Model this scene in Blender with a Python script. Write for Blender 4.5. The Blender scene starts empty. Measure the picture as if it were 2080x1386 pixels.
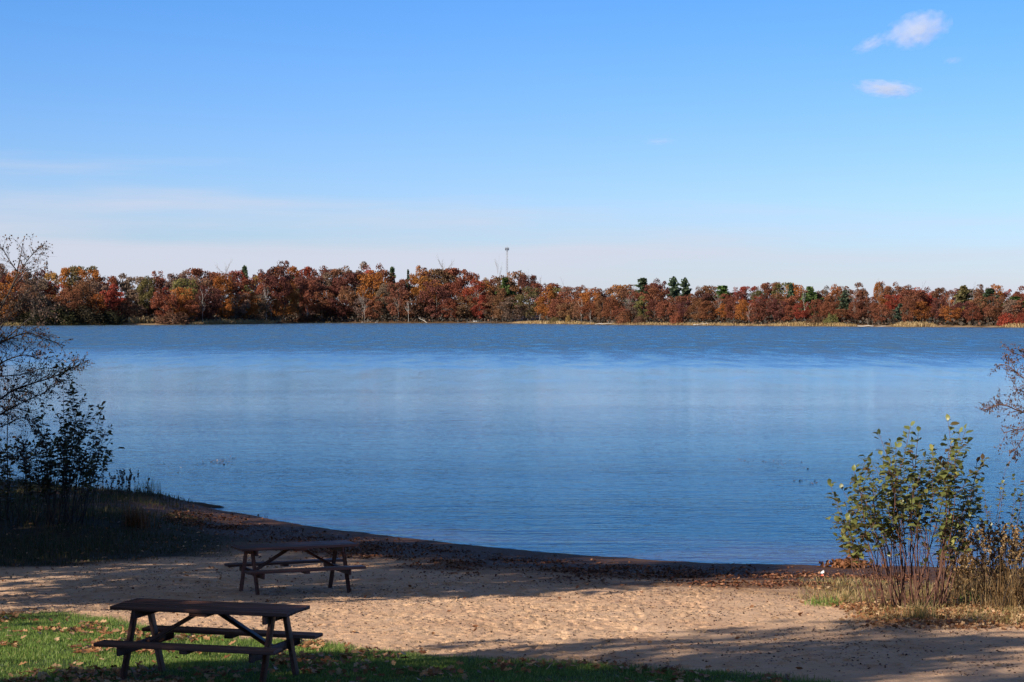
import bpy, math, random
import numpy as np
from mathutils import Vector, Matrix
R = math.radians
rng = np.random.default_rng(7)
random.seed(7)
sc = bpy.context.scene
col = sc.collection

# ------------------------------------------------------------------ camera
F, YH, CZ = 4400.0, 632.0, 5.0            # focal length and horizon in photo pixels, eye height over the water
PITCH = math.atan2(693 - YH, F)
cam_d = bpy.data.cameras.new('camera')
cam = bpy.data.objects.new('camera', cam_d); col.objects.link(cam)
cam.location = (0, 0, CZ)
cam.rotation_euler = (math.pi / 2 - PITCH, 0, 0)
cam_d.sensor_width = 36; cam_d.lens = 36 * F / 2080
cam_d.clip_start = 0.5; cam_d.clip_end = 20000
sc.camera = cam

# ------------------------------------------------------------------ tagging
def tag(o, label=None, cat=None, group=None, kind=None):
    if label: o['label'] = label
    if cat: o['category'] = cat
    if group: o['group'] = group
    if kind: o['kind'] = kind
    return o

def empty(name, loc, rz=0.0, parent=None):
    o = bpy.data.objects.new(name, None); col.objects.link(o)
    o.location = loc; o.rotation_euler = (0, 0, rz); o.empty_display_size = .2
    if parent: o.parent = parent
    return o

def link_mesh(name, me, parent=None, loc=(0, 0, 0)):
    o = bpy.data.objects.new(name, me); col.objects.link(o)
    o.location = loc
    if parent: o.parent = parent
    return o

# ------------------------------------------------------------------ value noise
def vnoise(x, y, seed=0):
    xi = np.floor(x).astype(np.int64); yi = np.floor(y).astype(np.int64)
    fx = x - xi; fy = y - yi
    fx = fx * fx * (3 - 2 * fx); fy = fy * fy * (3 - 2 * fy)
    def h(a, b):
        n = (a * 374761393 + b * 668265263 + seed * 974634541) & 0xffffffff
        n = ((n ^ (n >> 13)) * 1274126177) & 0xffffffff
        n = n ^ (n >> 16)
        return (n & 0xffff) / 65535.0
    return (h(xi, yi) * (1 - fx) + h(xi + 1, yi) * fx) * (1 - fy) + (h(xi, yi + 1) * (1 - fx) + h(xi + 1, yi + 1) * fx) * fy

def fbm(x, y, seed=0, oct=4, gain=.5):
    s = 0; a = 1; t = 0
    for i in range(oct):
        s = s + a * vnoise(x * 2 ** i + 17.3 * i, y * 2 ** i - 9.1 * i, seed + i); t += a; a *= gain
    return s / t

def sstep(a, b, x):
    t = np.clip((x - a) / (b - a), 0, 1)
    return t * t * (3 - 2 * t)

# ------------------------------------------------------------------ terrain
WL = np.array([(-1500, 500), (-400, 260), (-60, 90), (-30, 75), (-17, 64), (-14.5, 61.5), (-12.8, 59.6), (-10.7, 57.6), (-9, 56.3), (-7.7, 54.5), (-6.9, 53.7), (-5.08, 50.8),
               (-2.6, 48.0), (-.42, 45.8), (1.6, 44.2), (4, 42.9), (6.4, 42.5), (9.9, 42.0), (30, 42), (80, 50), (400, 200), (1500, 450)], float)
FARPX = np.array([(-2500, 668), (-600, 664), (0, 662), (250, 660.5), (390, 660), (560, 657.6), (585, 656.2), (1000, 656.6), (1250, 660), (1560, 662.5), (1800, 664), (2080, 665.5), (3000, 668), (5000, 670)], float)
_fy = CZ * F / (FARPX[:, 1] - YH); _fx = (FARPX[:, 0] - 1040) / F * _fy

def yw(x): return np.interp(x, WL[:, 0], WL[:, 1])
def yfar(x): return np.interp(x, _fx, _fy)

def gz0(x, y):
    """smooth terrain height"""
    x = np.asarray(x, float); y = np.asarray(y, float)
    w = yw(x) + .35 * (fbm(x * .9, y * 0 + 3.3, 41, 3) - .5)
    near = .53 + (34.4 - y) * .0597 + .07 * np.maximum(12 - y, 0) - .05 * np.maximum(-y - 20, 0)
    near = np.maximum(near, .53)
    t = np.clip((y - 34.4) / np.maximum(w - 34.4, 1), 0, 1)
    bank = .53 * (1 - t) ** 1.15
    lip = sstep(-6.2, -9.5, x)
    bank = bank + lip * .30 * sstep(.30, .62, t) * sstep(1.0, .965, t)
    land = np.where(y < 34.4, near, bank)
    f = yfar(x)
    bed = np.maximum(-(y - w) * .035, -3.0)
    bed = np.maximum(bed, -np.clip((f - y) * .06, 0, 3))
    fl = np.clip((y - f) * .07, 0, .9) + 7.0 * sstep(45, 240, y - f) + 3 * (fbm(x / 140, y / 140, 5, 2) - .5) * sstep(60, 200, y - f)
    z = np.where(y < w, land, np.where(y < f, bed, fl))
    return z

def rect_noise(x, y): return (fbm(x * 1.1, y * .9, 11, 4) - .5)

GE = np.array([(-12, 31.0), (-7.2, 30.3), (-6.2, 30.0), (-5.2, 29.0), (-4.2, 27.4), (-2.9, 26.2), (-1.5, 25.0), (-.2, 24.0), (1.4, 23.0), (2.9, 21.8), (6, 19.5), (12, 16)], float)
def grass_w(x, y):
    e = np.interp(x, GE[:, 0], GE[:, 1]) + 1.3 * (fbm(x * .8, y * .8, 23, 4) - .5)
    return sstep(.25, -.35, y - e)
def rbank_w(x, y):           # leaf litter and rough grass round the right-hand bush
    cx = 4.6 + .5 * (fbm(y * .7, x * .7, 29, 3) - .5) * 2
    lo = 28.8 + 1.2 * (fbm(x * .9, y * .9, 31, 3) - .5) - .55 * np.clip(x - 5, 0, 4)
    return sstep(-.2, .7, x - cx) * sstep(-.3, .5, y - lo) * sstep(38.5, 36.5, y)
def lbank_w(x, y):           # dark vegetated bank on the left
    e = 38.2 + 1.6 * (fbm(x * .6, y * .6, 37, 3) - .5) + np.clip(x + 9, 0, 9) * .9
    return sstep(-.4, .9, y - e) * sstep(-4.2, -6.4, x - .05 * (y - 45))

hollows = [(.72, 34.3, .62, .55, .13), (-.9, 33.6, .8, .5, .05), (2.0, 35.2, .7, .5, .05), (.1, 28.0, .3, .4, .05), (1.45, 27.6, .35, .4, .045)]
def relief(x, y):
    """small scale relief of the beach, only evaluated on the dense patch"""
    sand = (1 - grass_w(x, y)) * (1 - rbank_w(x, y) * .6) * sstep(0, .35, gz0(x, y))
    z = .035 * (fbm(x * 1.3, y * 1.3, 3, 4) - .5) + .022 * (fbm(x * 6, y * 5, 9, 3) - .5) * sand
    for hx, hy, rx, ry, dp in hollows:
        z = z - dp * np.exp(-(((x - hx) / rx) ** 2 + ((y - hy) / ry) ** 2))
    return z

def gz(x, y): return gz0(x, y) + relief(np.asarray(x, float), np.asarray(y, float)) * sstep(20, 21, np.asarray(y, float)) * sstep(62, 58, np.asarray(y, float))

def at(px, py, Y):
    return Vector(((px - 1040) / F * Y, Y, CZ - (py - YH) / F * Y))
def gp(px, py):
    """photo pixel -> point on the near ground"""
    Y = 30.0
    for _ in range(60):
        x = (px - 1040) / F * Y
        H = CZ - float(gz0(x, Y))
        Y = .5 * Y + .5 * H * F / (py - YH)
    return Vector(((px - 1040) / F * Y, Y, float(gz(np.array([(px - 1040) / F * Y]), np.array([Y]))[0])))

# ------------------------------------------------------------------ mesh helpers
def mesh_np(name, V, faces_sizes, loops, mat, smooth=False, attrs=None):
    me = bpy.data.meshes.new(name)
    V = np.asarray(V, np.float32); loops = np.asarray(loops, np.int32); fs = np.asarray(faces_sizes, np.int32)
    me.vertices.add(len(V)); me.vertices.foreach_set('co', V.ravel())
    me.loops.add(len(loops)); me.loops.foreach_set('vertex_index', loops)
    me.polygons.add(len(fs))
    st = np.concatenate(([0], np.cumsum(fs)[:-1])).astype(np.int32)
    me.polygons.foreach_set('loop_start', st)
    if smooth: me.polygons.foreach_set('use_smooth', np.ones(len(fs), bool))
    for k, a in (attrs or {}).items():
        at_ = me.attributes.new(k, 'FLOAT', 'POINT'); at_.data.foreach_set('value', np.asarray(a, np.float32))
    me.update(calc_edges=True)
    if mat: me.materials.append(mat)
    return me

class MB:
    """collects pieces into one mesh"""
    def __init__(s): s.V = []; s.L = []; s.S = []; s.A = []; s.n = 0
    def add(s, V, faces, rnd=None):
        V = np.asarray(V, float); s.V.append(V)
        for f in faces: s.L.extend([i + s.n for i in f]); s.S.append(len(f))
        s.A.append(np.full(len(V), random.random() if rnd is None else rnd)); s.n += len(V)
    def bulk(s, V, L, S, rnd):
        s.V.append(V); s.L.extend((L + s.n).tolist()); s.S.extend(S.tolist()); s.A.append(rnd); s.n += len(V)
    def box(s, c, size, rot=None, rnd=None, bev=0.0):
        hx, hy, hz = [a / 2 for a in size]; b = min(bev, hx * .5, hy * .5, hz * .5)
        if b <= 0:
            P = [(x, y, z) for x in (-hx, hx) for y in (-hy, hy) for z in (-hz, hz)]
            Fc = [(0, 1, 3, 2), (4, 6, 7, 5), (0, 4, 5, 1), (2, 3, 7, 6), (0, 2, 6, 4), (1, 5, 7, 3)]
        else:
            P = []; idx = {}
            for sx in (-1, 1):
                for sy in (-1, 1):
                    for sz in (-1, 1):
                        for ax in range(3):
                            p = [sx * hx, sy * hy, sz * hz]
                            for k in range(3):
                                if k != ax: p[k] -= (sx, sy, sz)[k] * b
                            idx[(sx, sy, sz, ax)] = len(P); P.append(tuple(p))
            Fc = []
            g = lambda a, b_, c_, ax: idx[(a, b_, c_, ax)]
            for sgn in (-1, 1):
                Fc.append([g(sgn, -1, -1, 0), g(sgn, 1, -1, 0), g(sgn, 1, 1, 0), g(sgn, -1, 1, 0)][::sgn])
                Fc.append([g(-1, sgn, -1, 1), g(-1, sgn, 1, 1), g(1, sgn, 1, 1), g(1, sgn, -1, 1)][::sgn])
                Fc.append([g(-1, -1, sgn, 2), g(1, -1, sgn, 2), g(1, 1, sgn, 2), g(-1, 1, sgn, 2)][::sgn])
            for a in (-1, 1):
                for b_ in (-1, 1):
                    Fc.append([g(a, b_, -1, 0), g(a, b_, 1, 0), g(a, b_, 1, 1), g(a, b_, -1, 1)])
                    Fc.append([g(a, -1, b_, 0), g(a, 1, b_, 0), g(a, 1, b_, 2), g(a, -1, b_, 2)])
                    Fc.append([g(-1, a, b_, 1), g(1, a, b_, 1), g(1, a, b_, 2), g(-1, a, b_, 2)])
                    for c_ in (-1, 1): Fc.append([g(a, b_, c_, 0), g(a, b_, c_, 1), g(a, b_, c_, 2)])
        P = np.array(P)
        if rot is not None: P = P @ np.array(rot.to_3x3()).T
        s.add(P + np.array(c), Fc, rnd)
    def beam(s, a, b, w, h, up=(0, 0, 1), rnd=None, bev=.004):
        a = Vector(a); b = Vector(b); d = (b - a).normalized(); u = Vector(up)
        sx = d.cross(u).normalized(); u2 = sx.cross(d)
        rot = Matrix((d, sx, u2)).transposed()
        s.box((a + b) / 2, ((b - a).length, w, h), rot, rnd, bev)
    def tube(s, pts, rad, sides=5, rnd=None, cap=True):
        n = len(pts); P = []; Fc = []
        up = Vector((.31, .17, .93))
        for i, p in enumerate(pts):
            d = (Vector(pts[min(i + 1, n - 1)]) - Vector(pts[max(i - 1, 0)]))
            d = d.normalized() if d.length > 1e-9 else Vector((0, 0, 1))
            if abs(d.dot(up)) > .97: up = Vector((.9, .2, .1))
            x = d.cross(up).normalized(); y = d.cross(x)
            for k in range(sides):
                an = 2 * math.pi * k / sides
                P.append(tuple(Vector(p) + (x * math.cos(an) + y * math.sin(an)) * rad[i]))
        for i in range(n - 1):
            for k in range(sides):
                a = i * sides + k; b = i * sides + (k + 1) % sides
                Fc.append((a, b, b + sides, a + sides))
        if cap:
            Fc.append(tuple(range(sides))[::-1]); Fc.append(tuple((n - 1) * sides + k for k in range(sides)))
        s.add(P, Fc, rnd)
    def build(s, name, mat, parent=None, smooth=False, loc=(0, 0, 0)):
        return link_mesh(name, s.mesh(name, mat, smooth), parent, loc)
    def mesh(s, name, mat, smooth=False):
        return mesh_np(name, np.concatenate(s.V), s.S, s.L, mat, smooth, {'rnd': np.concatenate(s.A)})

def frames(d, n):
    """rotation matrices with local y along d and local z near n (arrays)"""
    d = d / np.linalg.norm(d, axis=1, keepdims=True)
    x = np.cross(d, n); l = np.linalg.norm(x, axis=1, keepdims=True)
    bad = l[:, 0] < 1e-4
    x[bad] = np.cross(d[bad], np.array([.3, .9, .2])); l = np.linalg.norm(x, axis=1, keepdims=True)
    x = x / l; z = np.cross(x, d)
    return np.stack([x, d, z], axis=2)          # columns

QUAD = (np.array([(-.5, -.5, 0), (.5, -.5, 0), (.5, .5, 0), (-.5, .5, 0)]), [(0, 1, 2, 3)])
HEX = (np.array([(-.25, -.5, 0), (.25, -.5, .06), (.5, 0, 0), (.25, .5, -.05), (-.25, .45, .05), (-.5, 0, 0)]), [(0, 1, 2, 3, 4, 5)])
LEAF = (np.array([(0, 0, 0), (0, .33, .03), (0, .7, .0), (0, 1, -.12), (-.33, .38, .10), (-.31, .72, .05), (.33, .38, .10), (.31, .72, .05)]),
        [(0, 1, 4), (4, 1, 2, 5), (5, 2, 3), (0, 6, 1), (6, 7, 2, 1), (7, 3, 2)])
CURL = (np.array([(0, -.5, .02), (0, -.15, .0), (0, .2, .03), (0, .5, .2), (-.33, -.2, .16), (-.27, .22, .22), (.33, -.15, .2), (.22, .25, .12)]),
        [(0, 1, 4), (4, 1, 2, 5), (5, 2, 3), (0, 6, 1), (6, 7, 2, 1), (7, 3, 2)])
OAKL = (np.array([(0, -.5, .0), (0, -.1, .03), (0, .3, .03), (0, .55, .1), (-.16, -.3, .04), (-.36, -.1, .14), (-.14, .05, .05), (-.3, .25, .12), (-.1, .4, .08),
                  (.16, -.3, .04), (.36, -.1, .1), (.14, .05, .05), (.3, .25, .16), (.1, .4, .1)]),
        [(0, 1, 6, 5, 4), (1, 2, 8, 7, 6), (2, 3, 8), (0, 9, 10, 11, 1), (1, 11, 12, 13, 2), (2, 13, 3)])
def inst(tmpl, P, D, N, size, rnd=None, curl=None):
    T, Fc = tmpl; n = len(P); m = len(T)
    M = frames(np.asarray(D, float), np.asarray(N, float))
    size = np.broadcast_to(np.asarray(size, float), (n,))
    loc = T[None] * size[:, None, None]
    if curl is not None: loc = loc * np.stack([np.ones(n), np.ones(n), curl], 1)[:, None, :]
    V = np.einsum('nij,nmj->nmi', M, loc) + np.asarray(P)[:, None, :]
    fl = np.concatenate([np.array(f) for f in Fc]); fsz = np.array([len(f) for f in Fc])
    L = (fl[None] + (np.arange(n) * m)[:, None]).ravel(); S = np.tile(fsz, n)
    r = rng.random(n) if rnd is None else rnd
    return V.reshape(-1, 3), L, S, np.repeat(r, m)

def inst_obj(name, mat, parts, parent=None, loc=(0, 0, 0)):
    mb = MB()
    for p in parts: mb.bulk(*p)
    return mb.build(name, mat, parent, loc=loc)
def rdir(n, zb=0.0):
    d = rng.normal(size=(n, 3)); d[:, 2] += zb
    return d / np.linalg.norm(d, axis=1, keepdims=True)

# ------------------------------------------------------------------ materials
def new_mat(name):
    m = bpy.data.materials.new(name); m.use_nodes = True
    nt = m.node_tree; nt.nodes.clear()
    out = nt.nodes.new('ShaderNodeOutputMaterial')
    return m, nt, out
def N(nt, t, **kw):
    n = nt.nodes.new(t)
    for k, v in kw.items():
        if k[0] == '_': setattr(n, k[1:], v)
        else: n.inputs[k.replace('__', ' ')].default_value = v
    return n
def mixc(nt, fac, a, b, mode='MIX'):
    n = nt.nodes.new('ShaderNodeMix'); n.data_type = 'RGBA'; n.blend_type = mode
    for i, v in ((0, fac), (6, a), (7, b)):
        if hasattr(v, 'is_linked') or isinstance(v, bpy.types.NodeSocket): nt.links.new(v, n.inputs[i])
        else: n.inputs[i].default_value = v if i == 0 else (*v, 1)
    return n.outputs[2]
def math_(nt, op, a, b=0.0, c=None, clamp=False):
    n = nt.nodes.new('ShaderNodeMath'); n.operation = op; n.use_clamp = clamp
    for i, v in enumerate((a, b) if c is None else (a, b, c)):
        if isinstance(v, bpy.types.NodeSocket): nt.links.new(v, n.inputs[i])
        else: n.inputs[i].default_value = v
    return n.outputs[0]
def ramp(nt, fac, stops):
    n = nt.nodes.new('ShaderNodeValToRGB'); cr = n.color_ramp
    while len(cr.elements) < len(stops): cr.elements.new(.5)
    for e, (p, c) in zip(cr.elements, stops): e.position = p; e.color = (*c, 1) if len(c) == 3 else c
    if isinstance(fac, bpy.types.NodeSocket): nt.links.new(fac, n.inputs[0])
    return n.outputs[0]
def attr(nt, name):
    n = nt.nodes.new('ShaderNodeAttribute'); n.attribute_name = name; return n
def noise(nt, vec, scale, detail=4, rough=.55):
    n = nt.nodes.new('ShaderNodeTexNoise'); n.inputs['Scale'].default_value = scale; n.inputs['Detail'].default_value = detail
    n.inputs['Roughness'].default_value = rough
    if vec is not None: nt.links.new(vec, n.inputs['Vector'])
    return n.outputs[0]

def leaf_mat(name, stops, trans=.35, rough=.6, use_obj=False, spec=.3):
    m, nt, out = new_mat(name)
    a = attr(nt, 'rnd').outputs['Fac']
    c = ramp(nt, a, stops)
    if use_obj:
        oi = nt.nodes.new('ShaderNodeObjectInfo')
        c = mixc(nt, 1.0, oi.outputs['Color'], c, 'MULTIPLY')
    b = N(nt, 'ShaderNodeBsdfPrincipled', Roughness=rough); b.inputs['Specular IOR Level'].default_value = spec
    nt.links.new(c, b.inputs['Base Color'])
    t = nt.nodes.new('ShaderNodeBsdfTranslucent'); nt.links.new(c, t.inputs['Color'])
    mx = N(nt, 'ShaderNodeMixShader', Fac=trans)
    nt.links.new(b.outputs[0], mx.inputs[1]); nt.links.new(t.outputs[0], mx.inputs[2]); nt.links.new(mx.outputs[0], out.inputs[0])
    return m
def bark_mat(name, c1, c2, scale=6, use_obj=False):
    m, nt, out = new_mat(name)
    tc = nt.nodes.new('ShaderNodeTexCoord')
    mp = nt.nodes.new('ShaderNodeMapping'); mp.inputs['Scale'].default_value = (1, 1, .25); nt.links.new(tc.outputs['Object'], mp.inputs[0])
    n = noise(nt, mp.outputs[0], scale, 5)
    c = ramp(nt, n, [(.3, c1), (.7, c2)])
    b = N(nt, 'ShaderNodeBsdfPrincipled', Roughness=.85); b.inputs['Specular IOR Level'].default_value = .2
    nt.links.new(c, b.inputs['Base Color'])
    bp = N(nt, 'ShaderNodeBump', Strength=.4, Distance=.02); nt.links.new(n, bp.inputs['Height']); nt.links.new(bp.outputs[0], b.inputs['Normal'])
    nt.links.new(b.outputs[0], out.inputs[0])
    return m
M = {}
M['far_leaf'] = leaf_mat('autumn_foliage', [(0, (.72, .70, .70)), (.5, (1.0, .97, .94)), (1, (1.45, 1.42, 1.35))], .3, .7, True, .1)
M['far_bark'] = bark_mat('oak_bark', (.07, .058, .05), (.19, .165, .145), 1)
M['white_bark'] = bark_mat('birch_bark', (.25, .235, .21), (.58, .56, .53), 1.5)
M['grey_bark'] = bark_mat('bare_branch_bark', (.16, .14, .125), (.30, .27, .245), 2)
M['reed'] = leaf_mat('dry_reed', [(0, (.20, .12, .05)), (.6, (.42, .29, .13)), (1, (.50, .38, .20))], .3)
M['dark_twig'] = bark_mat('dark_twig_bark', (.03, .024, .02), (.075, .06, .05), 20)
M['red_stem'] = bark_mat('red_brown_stem', (.075, .035, .025), (.17, .085, .06), 25)
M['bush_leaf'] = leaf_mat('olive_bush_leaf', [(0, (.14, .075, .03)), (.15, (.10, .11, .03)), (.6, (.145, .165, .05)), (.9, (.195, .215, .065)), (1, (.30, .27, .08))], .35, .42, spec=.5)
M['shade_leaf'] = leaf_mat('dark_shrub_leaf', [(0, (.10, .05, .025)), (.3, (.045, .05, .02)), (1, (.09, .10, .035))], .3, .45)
M['catkin'] = leaf_mat('catkin_brown', [(0, (.06, .035, .025)), (1, (.15, .085, .06))], .15)
M['shadetree_leaf'] = leaf_mat('oak_leaf', [(0, (.14, .05, .02)), (1, (.22, .09, .03))], .2)
M['grass'] = leaf_mat('lawn_grass_blade', [(0, (.07, .12, .02)), (.55, (.145, .235, .04)), (.88, (.23, .31, .07)), (1, (.38, .32, .13))], .35, .5)
M['dry_grass'] = leaf_mat('rough_grass_blade', [(0, (.09, .13, .03)), (.2, (.20, .17, .055)), (.6, (.36, .245, .10)), (1, (.52, .38, .20))], .35)
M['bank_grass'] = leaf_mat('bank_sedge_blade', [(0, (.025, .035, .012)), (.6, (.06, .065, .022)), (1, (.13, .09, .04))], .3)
M['fallen'] = leaf_mat('fallen_leaf', [(0, (.12, .045, .02)), (.35, (.26, .11, .045)), (.7, (.38, .21, .10)), (1, (.52, .36, .21))], .25, .55)
M['debris'] = leaf_mat('wrack_debris', [(0, (.035, .019, .013)), (.6, (.085, .040, .023)), (.92, (.17, .078, .04)), (1, (.38, .27, .17))], .05)
M['goldenrod'] = leaf_mat('dry_wildflower', [(0, (.10, .05, .022)), (.6, (.22, .13, .05)), (1, (.36, .25, .12))], .3)
M['deadhead'] = leaf_mat('dead_flower_head', [(0, (.045, .028, .02)), (1, (.12, .075, .05))], .1)
M['fern'] = leaf_mat('russet_fern', [(0, (.12, .05, .02)), (1, (.25, .10, .04))], .3)

def wood_mat():
    m, nt, out = new_mat('stained_wood')
    tc = nt.nodes.new('ShaderNodeTexCoord')
    mp = nt.nodes.new('ShaderNodeMapping'); mp.inputs['Scale'].default_value = (1.2, 22, 22); nt.links.new(tc.outputs['Object'], mp.inputs[0])
    n = noise(nt, mp.outputs[0], 1.5, 6, .6)
    n2 = noise(nt, tc.outputs['Object'], 2.3, 3)
    c = ramp(nt, n, [(.25, (.075, .028, .018)), (.55, (.18, .070, .043)), (.8, (.27, .12, .075))])
    c = mixc(nt, math_(nt, 'MULTIPLY', attr(nt, 'rnd').outputs['Fac'], .45), c, (.03, .02, .018))
    c = mixc(nt, math_(nt, 'MULTIPLY', n2, .3), c, (.12, .075, .055))
    b = N(nt, 'ShaderNodeBsdfPrincipled'); nt.links.new(c, b.inputs['Base Color'])
    nt.links.new(math_(nt, 'MULTIPLY_ADD', n, .3, .42), b.inputs['Roughness']); b.inputs['Specular IOR Level'].default_value = .3
    bp = N(nt, 'ShaderNodeBump', Strength=.35, Distance=.004); nt.links.new(n, bp.inputs['Height']); nt.links.new(bp.outputs[0], b.inputs['Normal'])
    nt.links.new(b.outputs[0], out.inputs[0]); return m
M['wood'] = wood_mat()
def plain(name, c, rough=.5, metal=0.0):
    m, nt, out = new_mat(name)
    tc = nt.nodes.new('ShaderNodeTexCoord'); n = noise(nt, tc.outputs['Object'], 9, 3)
    b = N(nt, 'ShaderNodeBsdfPrincipled', Roughness=rough, Metallic=metal)
    nt.links.new(mixc(nt, math_(nt, 'MULTIPLY', n, .5), c, tuple(v * .6 for v in c)), b.inputs['Base Color'])
    nt.links.new(b.outputs[0], out.inputs[0]); return m
M['steel'] = plain('galvanised_steel', (.32, .33, .35), .5, .4)
M['driftwood'] = plain('bleached_wood', (.5, .46, .41), .8)
M['mud'] = plain('dark_mud', (.05, .032, .02), .7)
M['white_scrap'] = plain('white_plastic', (.75, .72, .68), .4)
M['red_scrap'] = plain('red_plastic', (.6, .12, .06), .4)

def ground_mat():
    m, nt, out = new_mat('beach_and_forest_floor')
    geo = nt.nodes.new('ShaderNodeNewGeometry'); P = geo.outputs['Position']
    n1 = noise(nt, P, .9, 5); n2 = noise(nt, P, 9, 5, .65); n3 = noise(nt, P, 60, 3, .7)
    sand = ramp(nt, n1, [(.3, (.48, .298, .190)), (.55, (.565, .368, .232)), (.8, (.605, .408, .278))])
    sand = mixc(nt, ramp(nt, n2, [(.55, (0, 0, 0)), (.75, (1, 1, 1))]), sand, (.30, .185, .105))
    sand = mixc(nt, ramp(nt, n3, [(.62, (0, 0, 0)), (.70, (.8, .8, .8))]), sand, (.13, .07, .04))
    wet = ramp(nt, n2, [(.3, (.030, .017, .011)), (.5, (.080, .040, .022)), (.75, (.15, .072, .037))])
    damp = ramp(nt, n1, [(.3, (.12, .062, .034)), (.7, (.22, .118, .06))])
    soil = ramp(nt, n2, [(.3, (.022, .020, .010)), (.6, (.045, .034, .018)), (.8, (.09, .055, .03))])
    gr = ramp(nt, n2, [(.3, (.03, .05, .012)), (.6, (.055, .085, .022)), (.8, (.10, .085, .035))])
    litter = ramp(nt, n2, [(.3, (.09, .06, .025)), (.5, (.15, .09, .04)), (.7, (.22, .11, .05))])
    farc = ramp(nt, noise(nt, P, .25, 5), [(.3, (.055, .035, .02)), (.55, (.11, .06, .03)), (.75, (.17, .10, .05))])
    c = mixc(nt, attr(nt, 'w_damp').outputs['Fac'], sand, damp)
    c = mixc(nt, attr(nt, 'w_litter').outputs['Fac'], c, litter)
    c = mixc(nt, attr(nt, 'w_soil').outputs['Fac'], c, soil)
    wa = attr(nt, 'w_wet').outputs['Fac']
    c = mixc(nt, wa, c, wet)
    c = mixc(nt, attr(nt, 'w_grass').outputs['Fac'], c, gr)
    c = mixc(nt, attr(nt, 'w_shelf').outputs['Fac'], c, (.30, .165, .13))
    c = mixc(nt, attr(nt, 'w_bed').outputs['Fac'], c, (.012, .014, .016))
    c = mixc(nt, attr(nt, 'w_far').outputs['Fac'], c, farc)
    c = mixc(nt, attr(nt, 'w_pale').outputs['Fac'], c, (.36, .26, .16))
    b = nt.nodes.new('ShaderNodeBsdfPrincipled'); nt.links.new(c, b.inputs['Base Color'])
    rr = mixc(nt, wa, (.9, .9, .9), ramp(nt, n2, [(.35, (.5, .5, .5)), (.6, (.85, .85, .85))]))
    nt.links.new(rr, b.inputs['Roughness']); b.inputs['Specular IOR Level'].default_value = .1
    h = math_(nt, 'ADD', math_(nt, 'MULTIPLY', n2, 1.0), math_(nt, 'MULTIPLY', n3, .35))
    bp = N(nt, 'ShaderNodeBump', Strength=.8, Distance=.04); nt.links.new(h, bp.inputs['Height']); nt.links.new(bp.outputs[0], b.inputs['Normal'])
    nt.links.new(b.outputs[0], out.inputs[0]); return m
M['ground'] = ground_mat()

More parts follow.
